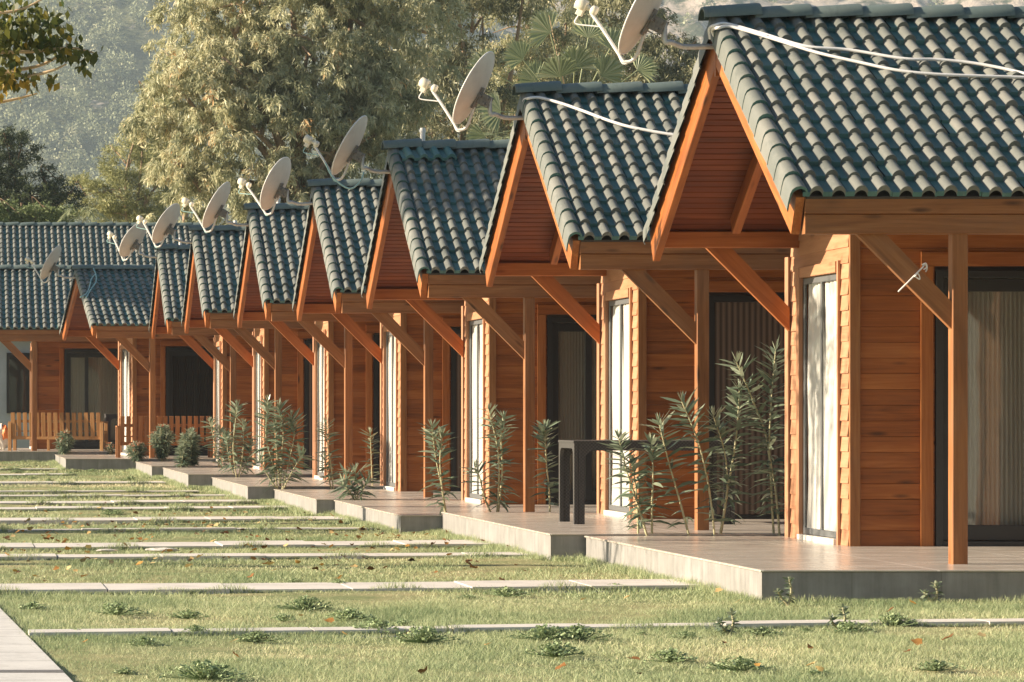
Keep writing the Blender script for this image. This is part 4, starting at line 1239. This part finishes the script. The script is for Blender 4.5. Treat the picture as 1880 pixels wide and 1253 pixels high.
for s_ in range(8):
    mb = litter_mesh(s_ + 40); t = (.05, .2, .35, .5, .6, .75, .9, .97)[s_]; mb.tone = [t] * len(mb.v)
    me = mb.mesh('fallen_leaf'); me.materials.append(M['litter']); LM.append(me)
random.seed(5)
cnt = 0
while cnt < 285:
    if random.random() < .90: px, py = random.uniform(-20, 980) ** 1.0, random.triangular(918, 1080, 978)
    else: px, py = random.uniform(0, 1880), random.uniform(1060, 1250)
    q = on_lawn(px, py, .0)
    if q is None: continue
    on_walk = any(x0 < q[0] < x1 and abs(q[1] - Y - sl * (q[0] - x0)) < w_ / 2 for (x0, x1, Y, sl, w_) in ZONES)
    if on_walk and random.random() < .7: continue
    o = link('fallen_leaf', random.choice(LM), None); o.location = (q[0], q[1], gz(q[1]) + (.05 if on_walk else random.uniform(.022, .04)))
    o.rotation_euler = (random.uniform(-.6, .6), random.uniform(-.6, .6), random.uniform(0, 6.3)); s_ = random.uniform(.45, .95); o.scale = (s_, s_, s_)
    tag(o, 'dry curled brown or yellow leaf fallen on the lawn', 'leaf', 'fallen leaves on the lawn'); cnt += 1
for px, py, sc_, lb in ((298, 1014, .62, 'larger pale rubble lump at the edge of a walkway'), (196, 1015, .42, 'smaller pale rubble lump left of the larger one')):
    q = on_lawn(px, py); mb = MB(); blob(mb, (0, 0, .02), .11 * sc_, (2.2, .8, .28), int(px), 9); mb.smooth = [False] * len(mb.f)
    o = link('rubble', mb.mesh('rubble'), M['kerb']); o.location = (q[0], q[1], gz(q[1]) + .0); tag(o, lb, 'rubble')

# ------------------------------------------------------------------ trees
def leaf_cloud(pts, dirs, length, width, tone, rng):
    """diamond leaves at pts along dirs"""
    n = len(pts); d = dirs / np.linalg.norm(dirs, axis=1, keepdims=True)
    rv = rng.normal(size=(n, 3)); s = np.cross(d, rv); s /= np.linalg.norm(s, axis=1, keepdims=True) + 1e-9
    l = length[:, None]; w = width[:, None] / 2
    V = np.empty((n, 4, 3)); V[:, 0] = pts; V[:, 1] = pts + d * l * .45 + s * w; V[:, 2] = pts + d * l; V[:, 3] = pts + d * l * .45 - s * w
    return V.reshape(-1, 3), np.repeat(tone, 4)
def limbs(mb, base, tips, r0, rnd):
    for tp_ in tips:
        b = Vector(base); t = Vector(tp_); m = b.lerp(t, .5) + Vector((rnd.uniform(-.5, .5), rnd.uniform(-.5, .5), rnd.uniform(0, .6)))
        pts = spline([b, m, t], 6); n = len(pts); mb.tube(pts, [max(.012, r0 * (1 - .85 * i / n)) for i in range(n)], 7)
def crown(name, root, lobes, nspray, per, leaf, mat, seed, hang=1.0, spread=.35, spray_len=.5, parent=None, fill=.25, lump=0):
    rng = np.random.default_rng(seed); lob = np.array([l[:3] for l in lobes]); rad = np.array([l[3:6] for l in lobes])
    wgt = rad.prod(1) ** (2 / 3); k = rng.choice(len(lobes), nspray, p=wgt / wgt.sum())
    u = rng.normal(size=(nspray, 3)); u /= np.linalg.norm(u, axis=1, keepdims=True)
    rr = np.where(rng.uniform(size=nspray) < fill, rng.uniform(.3, .9, nspray), rng.uniform(.82, 1.08, nspray))
    if lump:
        ns = max(60, nspray // lump); ks = rng.choice(len(lobes), ns, p=wgt / wgt.sum())
        us = rng.normal(size=(ns, 3)); us /= np.linalg.norm(us, axis=1, keepdims=True)
        cs = lob[ks] + us * rad[ks] * np.where(rng.uniform(size=ns) < fill, rng.uniform(.4, .85, ns), rng.uniform(.85, 1.12, ns))[:, None]
        rs = rng.uniform(.30, .75, ns); q = rng.integers(0, ns, nspray)
        uu = rng.normal(size=(nspray, 3)); uu[:, 2] = np.abs(uu[:, 2]) * .9 - .25; uu /= np.linalg.norm(uu, axis=1, keepdims=True)
        c = cs[q] + uu * rs[q][:, None] * np.array([1, 1, .8]); u = uu
    else:
        c = lob[k] + u * rad[k] * rr[:, None]
    sprayt = rng.normal(.5, .14, nspray)
    idx = np.repeat(np.arange(nspray), per); n = len(idx)
    t = rng.uniform(0, 1, n)
    outw = u[idx] * .6 + rng.normal(0, .35, (nspray, 3))[idx]
    sdir = outw * (1 - .55 * hang) + np.array([0, 0, -1.0]) * hang * .8
    pts = c[idx] + sdir * (t * spray_len)[:, None] + rng.normal(0, spread * .35, (n, 3)) * np.array([1, 1, .6])
    dirs = np.array([0, 0, -1.0]) * hang + rng.normal(0, .45 + (1 - hang) * .5, (n, 3)) + u[idx] * .35 * (1 - hang * .6)
    ln = rng.uniform(leaf[0] * .65, leaf[0] * 1.2, n); wd = rng.uniform(leaf[1] * .7, leaf[1] * 1.25, n)
    tone = sprayt[idx] + rng.normal(0, .15, n)
    V, T = leaf_cloud(pts, dirs, ln, wd, tone, rng)
    return link(name, np_mesh(name, V, np.arange(len(V)).reshape(-1, 4), T, 4), M[mat], parent)

def lobes_from_px(lst, Y, base):
    """(px, py, rx_px, rz_px, dy, ry) -> local lobes"""
    out = []
    for (px, py, rx, rz, dy, ry) in lst:
        y = Y + dy; k = y / F
        out.append((PX(px, y) - base[0], y - base[1], PZ(py, y) - base[2], rx * k, ry, rz * k))
    return out
def tree(name, px0, Y, lob, nspray, per, leaf, mat, bark, label, seed, hang, spread, spray, r0=.25, fill=.25, cat='tree', group=None, limb_n=8):
    base = (PX(px0, Y), Y, gz(Y) - .05); root = empty(name, base); tag(root, label, cat, group)
    lb = lobes_from_px(lob, Y, base); rnd = random.Random(seed)
    tr = MB(); top = Vector((0, 0, min(l[2] for l in lb) + .4)); 
    pts = spline([(0, 0, 0), (rnd.uniform(-.15, .15), rnd.uniform(-.15, .15), top.z * .5), tuple(top)], 6); n = len(pts)
    tr.tube(pts, [r0 * (1.15 - .5 * i / n) for i in range(n)], 10)
    limbs(tr, pts[-3], [(l[0] + rnd.uniform(-.3, .3), l[1] + rnd.uniform(-.3, .3), l[2] + l[5] * .3) for l in lb], r0 * .55, rnd)
    for l in lb:
        for q in range(limb_n // 3):
            a = rnd.uniform(0, 6.28); e = rnd.uniform(-.3, .8)
            limbs(tr, (l[0] * .9, l[1] * .9, l[2]), [(l[0] + l[3] * .9 * math.cos(a) * math.cos(e), l[1] + l[4] * .9 * math.sin(a) * math.cos(e), l[2] + l[5] * .9 * math.sin(e))], r0 * .22, rnd)
    part('trunk', tr, bark, root)
    crown('crown', None, lb, nspray, per, leaf, mat, seed, hang, spread, spray, root, fill, 6 if mat in ('euc', 'euc_dark') else 0)
    return root
EUC = (.20, .040)
tree('eucalyptus_tree', 560, 88, [(420, 60, 110, 110, 0, 1.6), (360, 230, 90, 110, -.5, 1.4), (470, 250, 110, 120, -1.2, 1.5), (580, 110, 130, 120, -.6, 1.8), (700, 60, 120, 110, .3, 1.6), (610, 290, 110, 100, -.8, 1.5), (520, -60, 160, 120, .5, 2.0), (350, 350, 60, 60, 0, .9), (700, 220, 90, 90, 0, 1.4), (770, 320, 80, 80, .6, 1.2), (410, 150, 90, 80, -1.0, 1.3), (480, 370, 100, 60, 0, 1.2), (660, 390, 130, 60, .4, 1.2), (650, -90, 180, 110, .8, 2.0)],
     3200, 54, EUC, 'euc', 'bark', 'largest pale eucalyptus with hanging leaves behind the middle cabins', 3, .85, .17, .40, .30, .28)
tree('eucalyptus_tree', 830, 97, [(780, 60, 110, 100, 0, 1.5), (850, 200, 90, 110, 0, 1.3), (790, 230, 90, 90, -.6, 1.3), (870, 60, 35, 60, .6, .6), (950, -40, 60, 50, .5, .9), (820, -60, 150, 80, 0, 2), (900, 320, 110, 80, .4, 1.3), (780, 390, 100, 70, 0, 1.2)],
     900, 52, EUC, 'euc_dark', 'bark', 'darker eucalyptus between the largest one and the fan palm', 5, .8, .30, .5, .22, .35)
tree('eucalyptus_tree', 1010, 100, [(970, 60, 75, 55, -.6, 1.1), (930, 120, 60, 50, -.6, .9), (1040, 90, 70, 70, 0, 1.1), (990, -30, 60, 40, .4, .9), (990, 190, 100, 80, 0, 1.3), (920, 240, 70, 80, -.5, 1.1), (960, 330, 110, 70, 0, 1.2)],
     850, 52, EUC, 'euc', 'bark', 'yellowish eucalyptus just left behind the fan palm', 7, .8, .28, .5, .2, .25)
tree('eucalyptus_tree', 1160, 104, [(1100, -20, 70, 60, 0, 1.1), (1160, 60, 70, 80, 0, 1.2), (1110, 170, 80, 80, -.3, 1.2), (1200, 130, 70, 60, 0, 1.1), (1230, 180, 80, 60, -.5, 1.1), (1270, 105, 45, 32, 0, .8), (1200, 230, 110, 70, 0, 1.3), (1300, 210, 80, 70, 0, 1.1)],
     850, 50, EUC, 'euc_dark', 'bark', 'dark eucalyptus behind the dish of the biggest cabin', 9, .8, .3, .45, .2, .35)
tree('pine_tree', 60, 101, [(20, 320, 60, 75, 0, 1.0), (60, 370, 60, 50, -.4, .9), (-40, 330, 60, 80, 0, 1), (90, 345, 38, 32, 0, .6), (110, 375, 36, 40, -.2, .6), (20, 275, 36, 36, .2, .6), (10, 420, 90, 60, 0, 1)],
     520, 60, (.14, .028), 'pine_dark', 'bark_dark', 'dark shaded pine at the left edge above the long roof', 13, .05, .22, .16, .16, .3)
tree('pine_tree', 235, 108, [(250, 370, 60, 50, -.3, 1.0), (200, 355, 45, 40, -.4, .8), (300, 330, 50, 55, 0, .9), (230, 300, 40, 36, .2, .7), (270, 250, 36, 40, .3, .7), (150, 360, 36, 38, 0, .6), (290, 190, 34, 50, .5, .6), (260, 410, 90, 40, 0, 1)],
     620, 60, (.15, .022), 'pine', 'bark', 'sunlit yellow green pine left of the largest eucalyptus', 15, .05, .24, .18, .13, .25)
tree('pine_tree', 340, 125, [(310, 200, 40, 60, 0, .8), (330, 130, 30, 40, 0, .6), (280, 260, 40, 50, .2, .8), (360, 280, 60, 80, 0, 1)],
     260, 55, (.16, .03), 'pine', 'bark', 'hazy pine top partly hidden behind the largest eucalyptus', 17, .05, .26, .2, .13, .3)
tree('broadleaf_shrub', 40, 92, [(20, 398, 50, 26, 0, .6), (75, 400, 45, 24, .2, .6), (-30, 400, 50, 30, 0, .6), (110, 396, 25, 18, .1, .4)], 170, 60, (.09, .04), 'shrub', 'bark_dark', 'light green shrub peeking over the long roof at the left', 19, .1, .2, .12, .06, .2, 'shrub')

# trees left of the frame that throw the shade on the third and the eighth roof
def shade_tree(X, Y, zc, rx, ry, rz, n, seed, label):
    base = (X, Y, gz(Y) - .05); root = empty('plane_tree', base); tag(root, label, 'tree')
    rnd = random.Random(seed); lb = [(rnd.uniform(-.5, .5) * rx, rnd.uniform(-.6, .6) * ry, zc - base[2] + rnd.uniform(-.5, .5) * rz, rx * .55, ry * .5, rz * .5) for _ in range(7)]
    tr = MB(); tr.tube(spline([(0, 0, 0), (.1, .05, zc * .4), (0, 0, zc - base[2] - rz * .5)], 6), .15, 9)
    limbs(tr, (0, 0, zc - base[2] - rz * .55), [l[:3] for l in lb], .08, rnd); part('trunk', tr, 'bark', root)
    crown('crown', None, lb, n, 42, (.14, .10), 'autumn', seed, .4, .3, .3, root, .5)
shade_tree(-9.0, 68.6, 8.9, 1.9, 2.5, 2.1, 520, 41, 'tall plane tree left of the path that shades the flat teal roof')
shade_tree(-7.5, 39.2, 8.6, 1.2, 1.3, 1.0, 90, 43, 'thin plane tree left of the path that shades the third roof from the right')

def cypress(X, Y, h, label, seed):
    base = (X, Y, gz(Y) - .05); root = empty('cypress_tree', base); tag(root, label, 'tree')
    tr = MB(); tr.tube([(0, 0, 0), (0, 0, h * .5), (0, 0, h * .92)], [.06, .045, .01], 8); part('trunk', tr, 'bark_dark', root)
    lb = [(0, 0, h * (.2 + .13 * k), .34 * (1 - .09 * k), .34 * (1 - .09 * k), h * .13) for k in range(7)]
    crown('crown', None, lb, 260, 40, (.09, .03), 'pine_dark', seed, -.6, .12, .10, root, .4)
cypress(-3.2, 36.2, 3.35, 'slim cypress left of the path, casting a long streak of shade', 61)

# fan palm
def fan_palm():
    Y = 62.0; base = (PX(1065, Y), Y, gz(Y) - .05); root = empty('fan_palm', base); tag(root, 'fan palm with stiff pale green leaves above the second cabin roof', 'palm')
    loc = lambda px, py, dy=0: Vector((PX(px, Y + dy), Y + dy, PZ(py, Y + dy))) - Vector(base)
    ctr = loc(1050, 250)
    tk = MB(); tk.tube([(0, 0, 0), (0, 0, ctr.z * .6), tuple(ctr)], [.2, .17, .15], 12); part('trunk', tk, 'bark_dark', root)
    rnd = random.Random(3)
    fr = [(1010, 60, -.3, .62, 195, 20), (1055, 125, -.8, .60, 60, 0), (1028, 142, -1.0, .62, 100, 0), (960, 110, -.2, .55, 150, 0), (1105, 140, -.2, .6, 30, 0), (1120, 90, .3, .55, 70, 0), (900, 130, .0, .6, 170, 0), (985, 150, .2, .55, 110, 0), (1080, 70, .5, .55, 80, 0), (920, 205, -.5, .6, 190, 0), (890, 250, -.2, .5, 230, 0), (1170, 130, .5, .5, 20, 0)]
    for (px, py, dy, rad, ang, _) in fr:
        rad *= .80
        hub = loc(px, py, dy)
        f = MB()
        pts = spline([ctr, ctr.lerp(hub, .5) + Vector((0, 0, .12)), hub], 5); f.tube(pts, .012, 5, .6)
        out = (hub - ctr); out.y -= .25; out.normalize()
        fwd = (out + Vector((math.cos(R(ang)), -.2, math.sin(R(ang)))) * .9).normalized()
        sd = fwd.cross(Vector((rnd.uniform(-.3, .3), -1, rnd.uniform(-.1, .35)))).normalized(); nn = sd.cross(fwd)
        ns = 24
        for k in range(ns):
            sw = 78; a = R(-sw + 2 * sw * k / (ns - 1)); dr = fwd * math.cos(a) + sd * math.sin(a)
            ln = rad * (1.15 - .25 * abs(a) / 1.9) * rnd.uniform(.92, 1.08); pe = dr.cross(nn).normalized()
            tn = min(1, max(0, rnd.gauss(.5, .17))); fold = .012 * (1 if k % 2 else -1)
            w0 = ln * .62 * R(156 / (ns - 1)) * .58
            A = hub; B = hub + dr * ln * .62; C_ = hub + dr * ln * .85 + Vector((0, 0, -.05 * rad)); D = hub + dr * ln * 1.02 + Vector((rnd.gauss(0, .02), 0, -.38 * rad * rnd.uniform(.4, 1.6)))
            vs = [A, B - pe * w0 + nn * fold, B + pe * w0 - nn * fold, C_ - pe * w0 * .35, C_ + pe * w0 * .35, D]
            f.add(vs, [(0, 1, 2), (1, 3, 4, 2), (3, 5, 4)], tn)
        part('frond', f, 'palm', root)
    sp = MB(); sp.tube([ctr, loc(1035, 150, -.3), loc(1022, 95, -.4), loc(1008, 28, -.5)], [.02, .016, .012, .006], 6); part('flower_spike', sp, 'bark_white', root)
fan_palm()

# small feather palm, lower
def feather(px0, py0, Y, fronds, label):
    base = (PX(px0, Y), Y, gz(Y)); root = empty('date_palm', base); tag(root, label, 'palm')
    ctr = Vector((0, 0, PZ(py0, Y) - base[2])); tk = MB(); tk.tube([(0, 0, 0), tuple(ctr)], [.16, .13], 10); part('trunk', tk, 'bark_dark', root)
    rnd = random.Random(8)
    for (dx, dz, dy) in fronds:
        f = MB(); tip = ctr + Vector((dx, dy, dz)); mid = ctr.lerp(tip, .5) + Vector((0, 0, .28))
        pts = spline([ctr, mid, tip], 16); f.tube(pts, .008, 4, .7)
        for i in range(3, len(pts)):
            ax = (pts[i] - pts[i - 1]).normalized(); t = i / len(pts)
            for sgn in (-1, 1):
                d = ax * .75 + ax.cross(Vector((0, 0, 1))).normalized() * sgn * .9 + Vector((0, 0, .15 - .5 * rnd.random()))
                leaf_strip(f, pts[i], d, .34 * (1 - .55 * t), .016, .35, min(1, max(0, rnd.gauss(.5, .2))), 2)
        part('frond', f, 'palm', root)
feather(935, 300, 66, [(-.9, .25, -.3), (-.6, .55, .2), (.5, .5, 0), (.9, .1, -.2), (-1.1, -.15, -.1), (.1, .75, -.3), (-.3, .35, -.7), (.6, .2, -.6)], 'feathery palm crown between the third and second cabin roofs')
feather(150, 412, 90, [(-.5, .2, -.3), (.5, .25, 0), (.8, .02, -.2), (-.7, .0, -.1), (.1, .3, -.3), (.35, .12, -.5)], 'small dark palm showing over the long roof')

# tree at the left whose branch reaches into the frame
def branch_tree():
    Y = 28.4; base = (-2.5, Y + .2, 0); root = empty('autumn_tree', base); tag(root, 'autumn tree whose yellowing branch hangs in at the top left', 'tree')
    loc = lambda px, py, dy=0: Vector((PX(px, Y + dy), Y + dy, PZ(py, Y + dy))) - Vector(base)
    tr = MB(); fork = Vector((0.1, 0, 2.6))
    tr.tube(spline([(0, 0, -.1), (.05, .02, 1.4), tuple(fork)], 6), [.16] * 6 + [.14] * 6 + [.12], 10)
    mains = [[fork, loc(-160, 130), loc(-40, 100), loc(60, 95), loc(130, 88), loc(172, 97)],
             [fork, loc(-180, 160, .1), loc(-60, 140, .1), loc(20, 130, .1), loc(75, 120, .1), loc(118, 95, .1), loc(122, 80, .1)],
             [loc(-60, 140, .1), loc(10, 133, .05), loc(50, 140, 0), loc(95, 130, -.05), loc(122, 118, -.05)],
             [fork, loc(-180, 60, -.2), loc(-60, 30, -.2), loc(30, 20, -.2), loc(85, -5, -.2)],
             [fork, loc(-150, 210, .2), loc(-40, 195, .2), loc(30, 182, .2), loc(68, 172, .2)],
             [fork, fork + Vector((-.4, .3, 1.2)), fork + Vector((-1.2, .6, 2.2))], [fork, fork + Vector((.1, -.5, 1.5)), fork + Vector((.4, -.9, 2.8))], [fork, fork + Vector((-.5, -.6, .9)), fork + Vector((-1.5, -1.0, 1.5))]]
    for m_ in mains:
        p = spline(m_, 6); n = len(p); tr.tube(p, [.026 * (1 - .8 * i / n) for i in range(n)], 7)
    part('trunk', tr, 'bark_white', root)
    rng = np.random.default_rng(12)
    cl = []
    for (px, py, n, sp) in ((20, 50, 75, 30), (60, 45, 80, 30), (40, 75, 80, 24), (90, 75, 55, 22), (-10, 60, 60, 30), (75, 20, 40, 25), (120, 90, 45, 16), (140, 95, 22, 12), (172, 98, 7, 6), (150, 120, 12, 12), (20, 140, 34, 14), (50, 145, 26, 12), (90, 142, 9, 8), (0, 150, 16, 14), (0, 100, 26, 20), (-60, 60, 90, 40), (-60, 140, 50, 35), (5, 15, 40, 25), (110, 60, 20, 16)):
        c = np.array(loc(px, py, rng.uniform(-.2, .2))); cl.append(c + rng.normal(size=(n, 3)) * np.array([sp, sp * 1.2, sp * .75]) * Y / F)
    # crown outside the frame, loose
    for v in ((-.6, .2, 4.2), (-1.2, .6, 4.9), (-1.8, .2, 4.3), (.3, -.8, 5.2), (-1.4, -.9, 4.2), (-.5, -.3, 5.3), (.2, .3, 5.0)):
        cl.append(np.array(v) + rng.normal(size=(110, 3)) * np.array([.45, .45, .3]))
    pts = np.concatenate(cl); n = len(pts)
    dirs = np.array([0, 0, -1.0]) + rng.normal(0, .55, (n, 3)); ln = rng.uniform(.065, .115, n); wd = ln * rng.uniform(.5, .7, n)
    zpx = pts[:, 2] + base[2]
    low = np.clip((PZ(105, Y) - zpx) / .25, 0, 1)
    tone = rng.normal(.3, .2, n) + .38 * low
    V, T = leaf_cloud(pts, dirs, ln, wd, tone, rng)
    link('crown', np_mesh('crown', V, np.arange(len(V)).reshape(-1, 4), T, 4), M['autumn'], root)
branch_tree()

# ------------------------------------------------------------------ hill with forest
def hill_z(x, y):
    x, y = x / 2, y / 2
    t = np.clip((y - 430) / 470, 0, 1)
    z = 150 * (t ** 1.15) * (3 - 2 * t) / 1.0 * .78
    z = z + 5 * np.sin(x * .055 + y * .02) * t + 3.5 * np.sin(x * .13 - y * .05 + 1) * t + 1.6 * np.sin(x * .31 + y * .22) * t
    return 2 * z - .5
hx = np.linspace(-57, 600, 181); hy = np.linspace(860, 1800, 150)
HX, HY = np.meshgrid(hx, hy)
rr_ = np.random.default_rng(2)
rough = rr_.normal(0, 1, HX.shape); rough = (rough + np.roll(rough, 1, 0) + np.roll(rough, 1, 1) + np.roll(rough, -1, 0)) / 2
HZ = hill_z(HX, HY) + rough * np.where(HX > 140, 1.5, .6)
me = bpy.data.meshes.new('hillside'); V = np.stack([HX, HY, HZ], -1).reshape(-1, 3); nx = len(hx)
me.from_pydata([tuple(v) for v in V], [], [(j * nx + i, j * nx + i + 1, (j + 1) * nx + i + 1, (j + 1) * nx + i) for j in range(len(hy) - 1) for i in range(nx - 1)])
me.polygons.foreach_set('use_smooth', [True] * len(me.polygons))
o = link('hill', me, M['hill']); o['kind'] = 'structure'
def forest():
    rng = np.random.default_rng(31)
    n = 11000; y = rng.uniform(950, 1780, n); px = rng.uniform(-450, 1990, n); x = (px + 100) * y / F
    band = np.sin(x * .06 + y * .015) + .7 * np.sin(x * .025 - y * .03 + 2)
    pr = np.where(x > 144, .10, .85); pr = np.where((x > 80) & (x <= 144), np.minimum(pr, .7), pr)
    keep = rng.uniform(size=n) < pr * np.where(band > 1.25, .35, 1)
    x, y = x[keep], y[keep]; n = len(x); z = hill_z(x, y)
    h = rng.uniform(4.2, 9.5, n) * np.where(x > 144, .5, 1); rad = h * rng.uniform(.34, .5, n)
    per = 130; idx = np.repeat(np.arange(n), per); m = len(idx)
    u = rng.normal(size=(m, 3)); u /= np.linalg.norm(u, axis=1, keepdims=True); rr = rng.uniform(.6, 1.1, m)
    lump = 1 + .25 * np.sin(u[:, 0] * 5 + idx) * np.sin(u[:, 2] * 4 + idx * 1.7)
    taper = 1 - .35 * np.clip(u[:, 2], 0, 1)
    P = np.stack([x[idx] + u[:, 0] * rad[idx] * rr * lump * taper, y[idx] + u[:, 1] * rad[idx] * rr * lump * taper, z[idx] + h[idx] * .55 + u[:, 2] * h[idx] * .55 * rr], 1)
    d = u + rng.normal(0, .6, (m, 3)); ln = rng.uniform(.6, 1.2, m); wd = ln * rng.uniform(.5, .8, m)
    tone = rng.normal(.5, .16, n)[idx] + rng.normal(0, .12, m)
    V, T = leaf_cloud(P, d, ln, wd, tone, rng)
    o = link('hillside_forest', np_mesh('hillside_forest', V, np.arange(len(V)).reshape(-1, 4), T, 4), M['forest']); o['kind'] = 'stuff'
    tag(o, 'hazy grey green pine forest covering the far hillside', 'forest')
forest()

# ------------------------------------------------------------------ haze
def haze():
    m, nt, out = new_mat('air haze'); b = NB(nt)
    v = b.n('ShaderNodeVolumePrincipled'); v.inputs['Color'].default_value = (.74, .90, 1.0, 1); v.inputs['Density'].default_value = .00023; v.inputs['Anisotropy'].default_value = .0
    b.l(v.outputs[0], out.inputs['Volume'])
    lo, hi = (-62, -60, -1.6), (700, 1860, 262)
    vs = [(x, y, z) for z in (lo[2], hi[2]) for y in (lo[1], hi[1]) for x in (lo[0], hi[0])]
    me = bpy.data.meshes.new('haze'); me.from_pydata(vs, [], [(0, 2, 3, 1), (4, 5, 7, 6), (0, 1, 5, 4), (2, 6, 7, 3), (0, 4, 6, 2), (1, 3, 7, 5)])
    o = link('haze', me, m); o['kind'] = 'stuff'
haze()

# ------------------------------------------------------------------ light and camera
W = bpy.data.worlds.new('World'); SC.world = W; W.use_nodes = True
nt = W.node_tree; bg_ = nt.nodes['Background']
sky = nt.nodes.new('ShaderNodeTexSky'); sky.sky_type = 'NISHITA'; sky.sun_disc = False
sky.sun_elevation = SUN_EL; sky.sun_rotation = R(-90) + SUN_AZ
sky.air_density = 1.0; sky.dust_density = .8; sky.ozone_density = 1.0
nt.links.new(sky.outputs[0], bg_.inputs[0]); bg_.inputs[1].default_value = .060
s = Vector((-math.cos(SUN_EL) * math.cos(SUN_AZ), math.cos(SUN_EL) * math.sin(SUN_AZ), math.sin(SUN_EL)))
ld = bpy.data.lights.new('sun', 'SUN'); ld.energy = 5.0; ld.angle = R(.5); ld.color = (1.0, .85, .66)
lo = bpy.data.objects.new('sun', ld); COL.objects.link(lo); lo.rotation_euler = (-s).to_track_quat('-Z', 'Y').to_euler(); lo.location = s * 60

cd = bpy.data.cameras.new('camera'); cam = bpy.data.objects.new('camera', cd); COL.objects.link(cam)
cam.location = (0, 0, CZ); cam.rotation_euler = (R(90), 0, 0)
cd.sensor_width = 36; cd.lens = F / 1880 * 36; cd.shift_x = (940 + 100) / 1880; cd.shift_y = (755 - 626.5) / 1880
cd.clip_start = .1; cd.clip_end = 3000
SC.camera = cam
vs_ = SC.view_settings; vs_.view_transform = 'Standard'; vs_.look = 'None'; vs_.gamma = 1; vs_.exposure = 1.22
SC.render.film_transparent = False
SC.cycles.use_denoising = True
SC.cycles.max_bounces = 6; SC.cycles.diffuse_bounces = 3; SC.cycles.glossy_bounces = 3; SC.cycles.transmission_bounces = 4
SC.cycles.transparent_max_bounces = 12; SC.cycles.volume_bounces = 0
